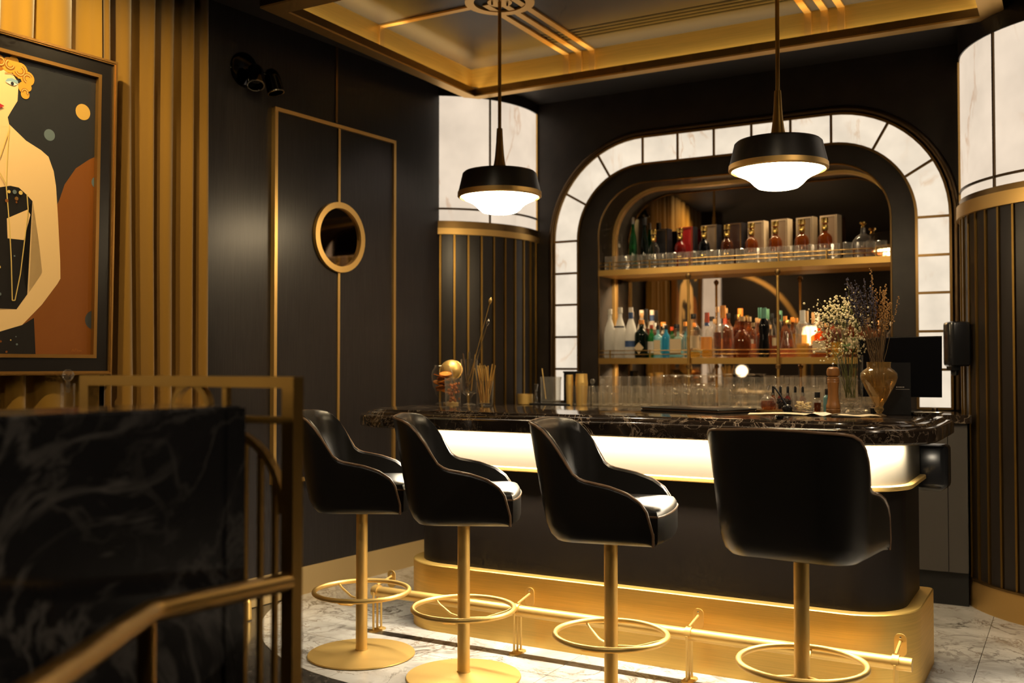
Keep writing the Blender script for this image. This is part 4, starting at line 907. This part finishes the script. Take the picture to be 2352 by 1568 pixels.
# small cut tumblers along the upper shelf
tum = B().ribbed([(0, .012), (.027, .012), (.027, .002), (.030, .006), (.031, .040), (.033, .099), (.0342, .101), (.0325, .103)], 18).mesh('cut_tumbler', 8); tum.materials.append(MATS['bright_cut_glass'])
ORD = 'first second third fourth fifth sixth seventh eighth ninth tenth eleventh twelfth thirteenth fourteenth fifteenth sixteenth seventeenth eighteenth nineteenth twentieth'.split()
ORD += ['twenty-' + w_ for w_ in ORD[:9]]
def repeat(name, me, spots, z, label, cat, group):
    """label: text with {} for the place in the row, counted from the corner column"""
    for k, (x, y) in enumerate(sorted(spots)):
        o = bpy.data.objects.new(name, me); COL.objects.link(o); o.location = (x, y, z); o.rotation_euler = (0, 0, rnd.uniform(0, 6)); tag(o, label.format(ORD[k]), cat, group)
sp = [(-2.985 + .0702 * k + rnd.uniform(-.004, .004), 6.733 + rnd.uniform(-.004, .004)) for k in range(24)] + [(-1.285 + .07 * k, 6.735) for k in range(4)]
repeat('cut_tumbler', tum, sp, UZ, 'small cut tumbler on the upper shelf, {} from the corner column', 'glass', 'small tumblers along the upper shelf')
# glasses on the back counter
CZ = 1.0835
hb = B().ribbed([(0, .010), (.029, .010), (.030, .002), (.031, .006), (.034, .134), (.0352, .136), (.0335, .138)], 22).mesh('highball_glass', 8); hb.materials.append(MATS['ribbed_glass'])
rk = B().ribbed([(0, .014), (.036, .014), (.036, .002), (.038, .008), (.040, .087), (.0412, .089), (.0395, .091)], 20).mesh('rocks_glass', 8); rk.materials.append(MATS['ribbed_glass'])
wg = B().lathe([(.036, .003), (.040, .06), (.036, .095), (.018, .118), (.0045, .126), (.004, .195), (.010, .204), (.036, .212), (.0365, .215), (0, .215)], 16).mesh('wine_glass', 40); wg.materials.append(MATS['clear_glass'])
mg = B().ribbed([(0, .012), (.031, .012), (.032, .002), (.034, .01), (.036, .199), (.0373, .201), (.0355, .203)], 22).mesh('tall_glass', 8); mg.materials.append(MATS['ribbed_glass'])
cp = B().lathe([(0, .003), (.033, .002), (.034, .005), (.008, .010), (.004, .018), (.004, .085), (.012, .095), (.040, .120), (.048, .150), (.049, .152), (.0475, .153)], 16).mesh('coupe_glass', 40); cp.materials.append(MATS['clear_glass'])
repeat('highball_glass', hb, [(-3.02 + .0745 * k + rnd.uniform(-.005, .005), 6.245 + rnd.uniform(-.008, .008)) for k in range(15)] + [(-1.62 + .0745 * k, 6.245 + rnd.uniform(-.008, .008)) for k in range(8)], CZ, 'clear highball glass in the front row, {} from the brass shakers', 'glass', 'highball glasses on the back counter')
repeat('rocks_glass', rk, [(-1.90 + .083 * k, 6.250) for k in range(3)] + [(-2.98 + .083 * k + rnd.uniform(-.005, .005), 6.345) for k in range(8)], CZ, 'cut rocks glass on the back counter, {} from the brass shakers', 'glass', 'rocks glasses on the back counter')
repeat('tall_glass', mg, [(-2.90 + .078 * k + rnd.uniform(-.005, .005), 6.445 + rnd.uniform(-.006, .006)) for k in range(6)] + [(-2.03 + .078 * k + rnd.uniform(-.005, .005), 6.435) for k in range(12)], CZ, 'tall clear glass in the rear rows, {} from the brass shakers', 'glass', 'tall glasses on the back counter')
repeat('wine_glass', wg, [(-2.44 + .088 * k, 6.41 + .01 * (k % 2)) for k in range(5)] + [(-2.40 + .088 * k, 6.51) for k in range(4)], CZ, 'upside down wine glass on the back counter, {} from the brass shakers', 'glass', 'upturned wine glasses on the back counter')
repeat('coupe_glass', cp, [(-2.26 + .10 * k, 6.335) for k in range(3)] + [(-1.93 + .102 * k, 6.345) for k in range(9)], CZ, 'stemmed coupe glass on the back counter, {} from the brass shakers', 'glass', 'coupe glasses on the back counter')
repeat('highball_glass', hb, [(-2.88 + .078 * k, 6.555) for k in range(10)] + [(-1.86 + .085 * k, 6.555) for k in range(8)], CZ, 'clear highball glass against the mirror, {} from the brass shakers', 'glass', 'highball glasses against the mirror')
# ================================================================== things on the bar top
def lathe_one(name, prof, mat, label, cat, x, y, z=TOP, n=24): return one(name, B().lathe(prof, n), mat, label, cat, (x, y, z))
t = thing('garnish_jar', 'footed glass jar of dried orange slices on the bar', 'jar', (-3.178, 4.80, TOP))
put('jar_glass', B().lathe([(0, .003), (.036, .002), (.036, .008), (.012, .016), (.014, .03), (.034, .055), (.055, .11), (.063, .160), (.058, .195), (.044, .212), (.042, .222), (.046, .226)], 24), 'clear_glass', t)
for k in range(9):
    a = k * 2.4; M = T(.020 * cos(a), .018 * sin(a), .075 + .0125 * k, k * 40, 18 * sin(a), 20 * cos(a)); r_ = .026 + .0022 * k if k < 6 else .036
    sl = put('orange_slice', B().lathe([(0, 0), (r_ * .9, 0), (r_ * .9, .004), (0, .004)], 18, M), 'orange_slice', t); put('rind', B().lathe([(r_ * .9, -.0005), (r_, 0), (r_, .004), (r_ * .9, .0045)], 18, M), 'orange_rind', sl)
t = thing('brass_strainer', 'large brass domed strainer leaning behind the garnish jar', 'strainer', (-3.215, 4.950, TOP))
M = T(0, 0, .195, 20, 62, 0); put('bowl', B().lathe([(.066, 0), (.062, .020), (.048, .042), (.025, .056), (0, .060)], 26, M), 'brass', t); put('rim_ring', B().tube([(.067 * cos(2 * pi * k / 26), .067 * sin(2 * pi * k / 26), 0) for k in range(26)], .004, 6, True, M), 'brass', t)
put('stand', B().lathe([(0, .0), (.045, 0), (.045, .008), (.010, .014), (.008, .15), (0, .15)], 18), 'brass', t)
t = thing('garnish_tumbler', 'cut glass tumbler of spiced garnish beside the orange slices', 'glass', (-3.039, 4.700, TOP))
put('tumbler_glass', B().lathe([(0, .003), (.040, .002), (.044, .008), (.048, .155), (.046, .155), (.042, .016), (0, .016)], 16), 'cut_glass', t, )
gb = B()
for k in range(46): gb.ball((rnd.uniform(-.028, .028), rnd.uniform(-.028, .028), rnd.uniform(.025, .125)), rnd.uniform(.006, .010), 6, 4)
tag(put('spice_pieces', gb, 'orange_rind', t), kind='stuff')
t = thing('utensil_glass', 'stemmed glass holding long brass bar spoons', 'glass', (-3.001, 4.810, TOP))
put('stemmed_glass', B().lathe([(0, .003), (.036, .002), (.036, .006), (.010, .012), (.012, .04), (.020, .055), (.042, .070), (.046, .10), (.048, .262), (.0465, .262), (.043, .10), (.03, .074), (0, .066)], 22), 'clear_glass', t)
def spoon(name, p0, p1, br, mat='brass'):
    d_ = (Vector(p1) - Vector(p0)); n_ = 14; b = B().tube([Vector(p0) + d_ * k / n_ for k in range(n_ + 1)], .0022, 6)
    o = put(name, b, mat, t); e_ = Vector(p1); q = d_.to_track_quat('Z', 'Y').to_matrix().to_4x4()
    put('spoon_tip', B().lathe([(0, 0), (.0035, .004), (br, .020), (br * .9, .032), (.003, .042), (0, .044)], 10, Matrix.Translation(e_) @ q), mat, o)
spoon('bar_spoon', (-.02, .0, .08), (.132, .0, .565), .010); spoon('bar_spoon', (-.015, .01, .08), (.110, .01, .445), .010, 'steel')
for k in range(6):
    a = k * 1.05; put('utensil', B().tube([(.012 * cos(a), .012 * sin(a), .08), (.040 * cos(a), .040 * sin(a), .285 + .008 * (k % 3))], .0035, 6), ('brass', 'leather_piping', 'steel')[k % 3], t)
pk = B()
for k in range(4): pk.tube([(.006 * k - .009, -.02, .085), (.006 * k - .009, -.018, .13)], .0016, 5)
put('fork', pk.box(-.011, -.0205, .127, .011, -.0175, .133).tube([(0, -.019, .13), (.004, -.014, .20)], .002, 6), 'steel', t)
t = thing('straw_tumbler', 'clear tumbler of thin brass straws on the bar', 'glass', (-2.867, 4.760, TOP))
put('tumbler_glass', B().lathe([(0, .003), (.042, .002), (.046, .006), (.048, .140), (.0465, .140), (.044, .014), (0, .014)], 22), 'clear_glass', t)
for k in range(22):
    a = rnd.uniform(0, 6.28); r0_, r1_ = rnd.uniform(0, .034), rnd.uniform(.030, .060); lean = (-.03 if k % 3 else .03)
    put('straw', B().tube([(r0_ * cos(a) - lean * .3, r0_ * sin(a), .016), (r1_ * cos(a) + lean * .4 , min(r1_ * .6, .04) * sin(a), .225 + rnd.uniform(-.025, .012))], .0030, 6), 'brass', t)
# back counter, left end
lathe_one('mesh_bowl', [(0, .0), (.05, .0), (.054, .004), (.056, .075), (.054, .075), (.050, .008), (0, .008)], 'brass', 'small brass bowl at the end of the back counter', 'bowl', -3.440, 6.27, CZ)
lathe_one('jigger', [(.021, .0), (.022, .002), (.007, .075), (.018, .148), (.0165, .148), (.006, .076), (0, .074)], 'steel', 'steel jigger beside the mixing glass', 'jigger', -3.338, 6.24, CZ, 18)
one('bar_mat', B().loft([[(p[0], p[1], z) for p in rrect(-.16, -.10, .16, .10, (.02,) * 4)] for z in (0, .012)], True, True, True), 'mat_black', 'black rubber bar mat under the mixing glass', 'mat', (-3.21, 6.29, CZ))
t = thing('mixing_glass', 'cut glass mixing jug with ice spoon on the black mat', 'jug', (-3.232, 6.27, CZ + .012))
put('jug_glass', B().lathe([(0, .004), (.066, .002), (.072, .010), (.074, .165), (.078, .185), (.076, .187), (.071, .165), (.068, .018), (0, .018)], 20), 'cut_glass', t, 15)
put('stirrer', B().tube([(-.04, .0, .03), (-.075, .01, .245)], .003, 6), 'brass', t)
t = thing('knife_block', 'black upright caddy behind the brass shakers', 'caddy', (-3.150, 6.46, CZ)); put('caddy_body', B().box(-.05, -.05, 0, .05, .05, .225), 'plastic_black', t); put('caddy_lid', B().box(-.054, -.054, .225, .054, .054, .238), 'plastic_black', t)
for k, (x, y, r_, h_) in enumerate(((-3.062, 6.225, .026, .215), (-2.985, 6.255, .044, .222))):
    t = thing('cocktail_shaker', ('narrow brass shaker on the back counter', 'wide brass shaker on the back counter')[k], 'shaker', (x, y, CZ))
    put('tin', B().lathe([(0, 0), (r_ * .82, 0), (r_, h_ * .7), (r_, h_ * .72), (0, h_ * .72)], 24), 'brass', t); put('cap', B().lathe([(r_, h_ * .72), (r_ * .96, h_ * .80), (r_ * .9, h_), (0, h_)], 24), 'brass', t)
for k, x in enumerate((-2.945, -2.870)):
    t = thing('dasher_bottle', ('small glass dasher bottle beside the wide brass shaker', 'small glass dasher bottle nearer the glasses')[k], 'bottle', (x, 6.35, CZ))
    put('bottle_glass', B().lathe([(0, .003), (.026, .002), (.028, .008), (.028, .09), (.012, .118), (.010, .145)], 16), 'cut_glass', t); put('stopper', B().ball((0, 0, .168), .018, 12, 8), 'cut_glass', t)
# menu folder
t = thing('menu_folder', 'flat black leather menu folder lying on the bar', 'folder', (-1.60, 4.66, TOP), -22)
put('lower_cover', B().loft([[(p[0], p[1], z) for p in rrect(-.245, -.145, .245, .145, (.008,) * 4, i)] for i, z in ((0.004, 0), (0, .002), (0, .006), (.003, .008))], True, True, True), 'leather', t)
put('pages', B().box(-.238, -.138, .008, .238, .136, .014), 'leather_piping', t); put('upper_cover', B().loft([[(p[0], p[1], z) for p in rrect(-.245, -.145, .245, .145, (.008,) * 4, i)] for i, z in ((.002, .014), (0, .016), (0, .019), (.003, .021))], True, True, True), 'leather', t)
# bitters tray
t = thing('bitters_tray', 'thin dark tray under the bitters bottles', 'tray', (-1.225, 4.80, TOP)); put('tray_base', B().box(-.105, -.075, 0, .105, .155, .006), 'brass_rail', t); put('tray_lip', plate(B(), (-.108, -.078, .108, .158), (-.103, -.073, .103, .153), .0, .012), 'bronze', t)
TT = TOP + .006
t = thing('bitters_decanter', 'round cut glass bitters bottle with orange liquor', 'bottle', (-1.287, 4.765, TT))
put('bottle_glass', B().lathe([(0, .003), (.022, .002), (.034, .020), (.037, .038), (.030, .062), (.012, .074), (.009, .080), (.009, .104)], 18), 'cut_glass', t, 20); put('liquid', B().lathe([(0, .006), (.021, .006), (.032, .021), (.034, .037), (.031, .050), (0, .050)], 16), 'amber_glass', t)
put('dasher_spout', B().tube([(0, 0, .100), (.004, 0, .118), (.014, 0, .124)], .003, 6), 'steel', t)
t = thing('berry_glass', 'glass of dark berries with a black spoon in it', 'glass', (-1.207, 4.765, TT)); put('tumbler_glass', B().lathe([(0, .003), (.038, .002), (.041, .006), (.043, .082), (.0415, .082), (.039, .01), (0, .01)], 20), 'clear_glass', t)
bb_ = B()
for k in range(60): a = rnd.uniform(0, 6.28); q = .031 * sqrt(rnd.random()); bb_.ball((q * cos(a), q * sin(a), rnd.uniform(.016, .058)), .0075, 6, 4)
tag(put('berries', bb_, 'black_bits', t), kind='stuff')
t = thing('black_spoon', 'black ladle leaning on the berry glass', 'spoon', (-1.175, 4.690, TOP)); put('ladle_bowl', B().ball((.0, 0, .022), (.024, .016, .022), 14, 8), 'plastic_black', t); put('ladle_handle', B().tube([(-.005, 0, .038), (-.035, .010, .085), (-.062, .02, .118), (-.074, .024, .124)], [.006, .004, .004, .005], 8), 'plastic_black', t)
for k in range(5):
    t = thing('bitters_bottle', ('bitters dropper bottle nearest the round decanter', 'second bitters dropper bottle from the round decanter', 'middle dropper bottle of the five bitters', 'fourth dropper bottle, next to last of the bitters', 'bitters dropper bottle nearest the pepper mill')[k], 'bottle', (-1.303 + .036 * k, 4.925, TT))
    put('bottle_glass', B().lathe([(0, .002), (.014, .002), (.015, .006), (.015, .060), (.007, .070), (.007, .080)], 12), ('amber_glass', 'red_glass', 'red_glass', 'brown_glass', 'amber_glass')[k], t); put('silver_collar', B().lathe([(.0085, .072), (.0085, .084), (0, .084)], 10), 'steel', t); put('dropper_bulb', B().lathe([(.0065, .084), (.0065, .110), (.004, .116), (0, .117)], 10), 'cap_black', t)
bottle('tincture_bottle', -1.068, 4.83, TOP, .020, .098, 'small clear bottle with amber tincture by the pepper mill', mat='clear_glass', cap='cap_black', liq=('brown_glass', .5), lab=(.5, .62), caph=.022)
bottle('tincture_bottle', -1.040, 4.92, TOP, .020, .112, 'small pale blue bottle behind the tincture bottle', mat='pale_blue_glass', cap='cap_black', caph=.024)
t = thing('nut_glass', 'glass of pale pods in front of the pepper mill', 'glass', (-1.100, 4.690, TOP)); put('tumbler_glass', B().lathe([(0, .003), (.042, .002), (.046, .008), (.050, .100), (.0485, .100), (.044, .012), (0, .012)], 22), 'cut_glass', t)
nb = B()
for k in range(46):
    a = rnd.uniform(0, 6.28); q = .036 * sqrt(rnd.random()); nb.ball((0, 0, 0), (.009, .005, .005), 6, 4, T(q * cos(a), q * sin(a), rnd.uniform(.018, .055), rnd.uniform(0, 360), rnd.uniform(-50, 50)))
tag(put('pods', nb, 'pale_bits', t), kind='stuff')
t = thing('pepper_mill', 'turned wooden pepper mill on the bar', 'pepper mill', (-.966, 4.690, TOP))
put('mill_body', B().lathe([(0, 0), (.031, 0), (.032, .004), (.032, .024), (.030, .027), (.032, .031), (.031, .044), (.028, .050), (.0245, .075), (.0235, .105), (.0255, .138), (.0275, .148), (.026, .152), (.0275, .157), (.0255, .163), (.0275, .168), (.024, .172), (0, .172)], 28), 'oak', t, 25)
put('mill_head', B().lathe([(.020, .172), (.028, .180), (.0295, .195), (.026, .210), (.016, .218), (0, .219)], 28), 'oak', t); put('mill_knob', B().lathe([(.004, .218), (.0035, .226), (.006, .231), (.004, .237), (0, .238)], 12), 'steel', t)
# papers
for k, (x, y, rz, w_, l_, lab, m) in enumerate(((-1.165, 4.560, 12, .30, .11, 'long cream paper slip on the bar below the nut glass', 'paper'), (-.985, 4.560, -14, .13, .12, 'white folded napkin near the bar edge', 'paper_white'), (-.845, 4.555, 20, .20, .10, 'cream paper slip in front of the glass vase', 'paper'))):
    rows_ = []; n_ = 8
    for i in range(n_ + 1):
        s_ = i / n_; zz = .002 + .006 * sin(pi * s_ * (1 + k * .4)) ** 2 * (1.6 if k == 1 else .8)
        rows_.append([(-w_ / 2 + w_ * s_, -l_ / 2, zz), (-w_ / 2 + w_ * s_, l_ / 2, zz + .002), (-w_ / 2 + w_ * s_, l_ / 2, zz + .003), (-w_ / 2 + w_ * s_, -l_ / 2, zz + .001)])
    one('paper_slip' if k != 1 else 'paper_napkin', B().loft(rows_, True, True, True), m, lab, 'paper', (x, y, TOP), rz)
one('black_card', B().loft([[(-.06, -.02, 0), (.06, -.025, 0), (.055, .02, 0), (-.055, .02, 0)], [(-.06, -.02, .006), (.06, -.025, .002), (.055, .02, .004), (-.055, .02, .01)]], True, True, True), 'leather', 'curled black card under the cream paper slip', 'card', (-.870, 4.475, TOP), 14)
lathe_one('sink_plug', [(0, 0), (.014, 0), (.016, .004), (.020, .012), (.018, .015), (0, .015)], 'plastic_black', 'small black rubber cap near the bar edge', 'cap', -1.085, 4.20, TOP, 18)
# glass vase with gypsophila
VX, VY = -.911, 4.805
t = thing('glass_vase', 'tall footed glass vase of white baby breath', 'vase', (VX, VY, TOP))
put('vase_glass', B().lathe([(0, .002), (.050, .002), (.053, .006), (.046, .014), (.018, .026), (.016, .034), (.020, .040), (.050, .050), (.055, .062), (.0555, .160), (.0565, .274), (.0545, .274), (.0530, .066), (0, .056)], 30), 'clear_glass', t)
put('water', B().lathe([(0, .058), (.050, .062), (.0525, .075), (.0525, .155), (0, .155)], 24), 'clear_glass', t)
put('glass_knob', B().ball((0, 0, .034), .017, 14, 8), 'cut_glass', t)
rg = random.Random(21); stems = B(); bl = B(); lv = B()
for k in range(20):
    a = rg.uniform(0, 6.28); hx, hz = rg.uniform(-.15, .075), rg.uniform(.31, .50)
    hz = .36 + .16 * (1 - ((hx + .04) / .13) ** 2) * rg.uniform(.4, 1) if k else .52
    if k > 12: hz = rg.uniform(.285, .37); hx *= .85
    tip = Vector((hx, rg.uniform(-.06, .06), hz)); base_ = Vector((.02 * cos(a), .02 * sin(a), .075))
    mid = base_ * .4 + tip * .6 + Vector((-.02 * hx, 0, .05)); stems.tube([base_, base_ * .6 + mid * .4, mid, tip], [.0018, .0016, .0012, .0008], 5)
    for j in range(26):
        c_ = tip + Vector((rg.gauss(0, .028), rg.gauss(0, .026), rg.gauss(0, .030) - .004)); bl.ball(c_, rg.uniform(.0032, .0062), 6, 4)
        if j % 3 == 0: stems.tube([mid * .35 + tip * .65, c_], .0005, 3)
for k in range(7):
    a = rg.uniform(0, 6.28); p_ = Vector((rg.uniform(-.05, .03), rg.uniform(-.04, .04), rg.uniform(.26, .36))); lv.ball((0, 0, 0), (.028, .009, .002), 8, 4, T(*p_, rg.uniform(0, 360), rg.uniform(-40, 40), rg.uniform(-60, 60)))
tag(put('stems', stems, 'stem_green', t), kind='stuff'); tag(put('blossoms', bl, 'baby_breath', t), kind='stuff'); tag(put('leaves', lv, 'leaf', t), kind='stuff')
# amber vase with lavender and straw flowers
t = thing('amber_vase', 'bulbous amber glass vase of dried lavender and straw flowers', 'vase', (-.757, 4.630, TOP))
put('vase_glass', B().lathe([(0, .002), (.030, .002), (.032, .005), (.018, .010), (.010, .014), (.018, .024), (.021, .034), (.016, .044), (.020, .052), (.030, .068), (.052, .110), (.072, .150), (.079, .172), (.076, .192), (.062, .206), (.052, .212), (.050, .218), (.0515, .240), (.0495, .240), (.048, .217), (.058, .204), (.072, .190), (.075, .172), (.068, .150), (.048, .108), (.020, .062), (0, .058)], 36), 'smoky_brass_glass', t, 50)
put('glass_knob', B().ball((0, 0, .032), .019, 16, 10), 'cut_glass', t)
rg = random.Random(9); ls, lf, ss, sf = B(), B(), B(), B()
for k in range(34):
    x0_ = rg.uniform(-.035, .02); tip = Vector((-.155 + .12 * rg.random() - (.0 if k % 2 else .0), rg.uniform(-.045, .03), rg.uniform(.47, .615) - .0)); tip.x += (.60 - tip.z) * .35
    b0 = Vector((rg.uniform(-.02, .02), rg.uniform(-.02, .02), .13)); mid = Vector((x0_ - .01, tip.y * .4, .28)); ls.tube([b0, mid, tip], [.0014, .0012, .0008], 4)
    d_ = (tip - mid).normalized()
    for j in range(13):
        lf.ball(tip - d_ * (.0085 * j) + Vector((rg.gauss(0, .0045), rg.gauss(0, .0045), rg.gauss(0, .003))), rg.uniform(.0028, .0048), 5, 3)
for k in range(22):
    tip = Vector((rg.uniform(-.012, .050), rg.uniform(-.04, .04), rg.uniform(.46, .590)))
    if k == 0: tip = Vector((-.030, 0, .655))
    if k == 1: tip = Vector((.085, 0, .525))
    b0 = Vector((rg.uniform(-.015, .025), rg.uniform(-.02, .02), .13)); mid = Vector((tip.x * .4, tip.y * .4, .29)); ss.tube([b0, mid, tip], [.0016, .0014, .0010], 4)
    d_ = (tip - mid).normalized()
    for j in range(16):
        sf.ball(tip - d_ * (.0078 * j) + Vector((rg.gauss(0, .0035), rg.gauss(0, .0035), 0)), rg.uniform(.0028, .0046), 5, 3)
for nm, bb_, m in (('lavender_stems', ls, 'straw_stem'), ('lavender_heads', lf, 'lavender'), ('straw_stems', ss, 'straw_stem'), ('straw_heads', sf, 'straw')): tag(put(nm, bb_, m, t), kind='stuff')
# menu card, till screen, change tray
t = thing('menu_card', 'tall black menu card with faint white print beside the amber vase', 'menu card', (-.690, 4.745, TOP), 10)
put('card', B().prism([(-.072, 0, .0), (.050, 0, .0), (.050, .03, .238), (-.045, .03, .238)], (0, .004, 0)), 'leather', t); put('card_foot', B().box(-.07, -.005, 0, .05, .06, .006), 'leather', t)
M = T(.004, .0155, .1235, 0, 90 - 7.2)
for k, (x0_, w_) in enumerate(((-.012, .006), (-.004, .004), (.002, .006), (.010, .004), (.016, .006))): put('print', B().box(x0_, -.0005, .125, x0_ + w_, .0, .1295, T(0, .0145)), 'white_label', t)
put('print', B().box(-.014, .0128, .117, .044, .0135, .1182), 'white_label', t)
t = thing('till_screen', 'black till screen standing on the bar behind the menu card', 'screen', (-.712, 4.905, TOP), 9)
put('screen_shell', B().loft([[(-.18, .0, .080), (.178, .0, .080), (.180, .0, .355), (-.18, .0, .350)], [(-.182, .008, .078), (.182, .008, .078), (.184, .008, .360), (-.182, .008, .354)], [(-.17, .035, .09), (.17, .035, .09), (.17, .035, .34), (-.17, .035, .335)]], True, True, True), 'screen_black', t)
put('screen_stand', B().prism([(-.05, .012, .0), (.05, .012, .0), (.035, .02, .12), (-.035, .02, .12)], (0, .03, 0)), 'plastic_black', t); put('stand_foot', B().loft([[(p[0], p[1], z) for p in rrect(-.10, -.05, .10, .07, (.02,) * 4)] for z in (0, .012)], True, True, True), 'plastic_black', t)
t = thing('change_tray', 'oval steel change tray with a folded bill by the till screen', 'tray', (-.590, 4.805, TOP), 8)
put('tray', B().lathe([(0, .004), (.060, .004), (.078, .014), (.080, .016), (.060, .0), (0, 0)], 28, Matrix.Diagonal((1, .6, 1, 1))), 'steel', t); put('bill', B().box(-.045, -.03, .012, .035, .03, .014), 'paper_white', t)
one('tap_cap', B().lathe([(0, 0), (.013, 0), (.013, .026), (.011, .029), (0, .029)], 16), 'dark_bronze', 'small bronze knob at the end of the bar top', 'knob', (-.566, 4.950, TOP))
one('card_reader', B().loft([[(p[0], p[1], z) for p in rrect(-.04, -.07, .04, .07, (.012,) * 4)] for z in (0, .028)], True, True, True), 'plastic_black', 'black card reader between the two vases', 'card reader', (-.800, 4.870, TOP), 15)
# soap dispenser on the fluted column, towel box behind the bar end
ang = radians(-157); cxx, cyy = .208 + .812 * cos(ang), 6.56 + .812 * sin(ang)
t = thing('soap_dispenser', 'glossy black soap dispenser on the fluted column', 'dispenser', (cxx, cyy, 1.305), math.degrees(ang) + 90)
put('dispenser_body', B().loft([[(p[0], -p[1], z) for p in rrect(-.066, 0, .066, .118, (.01, .01, .035, .035), i, 5)] for i, z in ((.012, .052), (.002, .060), (0, .075), (0, .290), (.004, .302), (.018, .308))], True, True, True), 'plastic_black', t)
put('nozzle', B().lathe([(0, .0), (.016, .0), (.020, .006), (.024, .03), (.026, .055), (0, .055)], 18, T(0, -.068, 0)), 'plastic_black', t); put('push_bar', B().box(-.045, -.100, .030, .045, -.050, .055), 'plastic_black', t)
t = thing('towel_box', 'black rounded box at the end of the bar beside the glowing band', 'box', (-.580, 5.048, .780))
put('box_body', B().loft([[(p[0], p[1], z) for p in rrect(-.085, -.07, .065, .06, (.01, .035, .01, .01), i, 5)] for i, z in ((.03, 0), (.004, .02), (0, .035), (0, .195), (.006, .208), (.02, .214))], True, True, True), 'plastic_black', t)

lathe_one('floor_post', [(0, 0), (.026, 0), (.028, .006), (.026, .012), (.024, .09), (.018, .11), (.008, .118), (0, .119)], 'brass', 'short brass floor post at the foot of the dark wall', 'door stop', -3.886, 3.98, 0.0, 20)
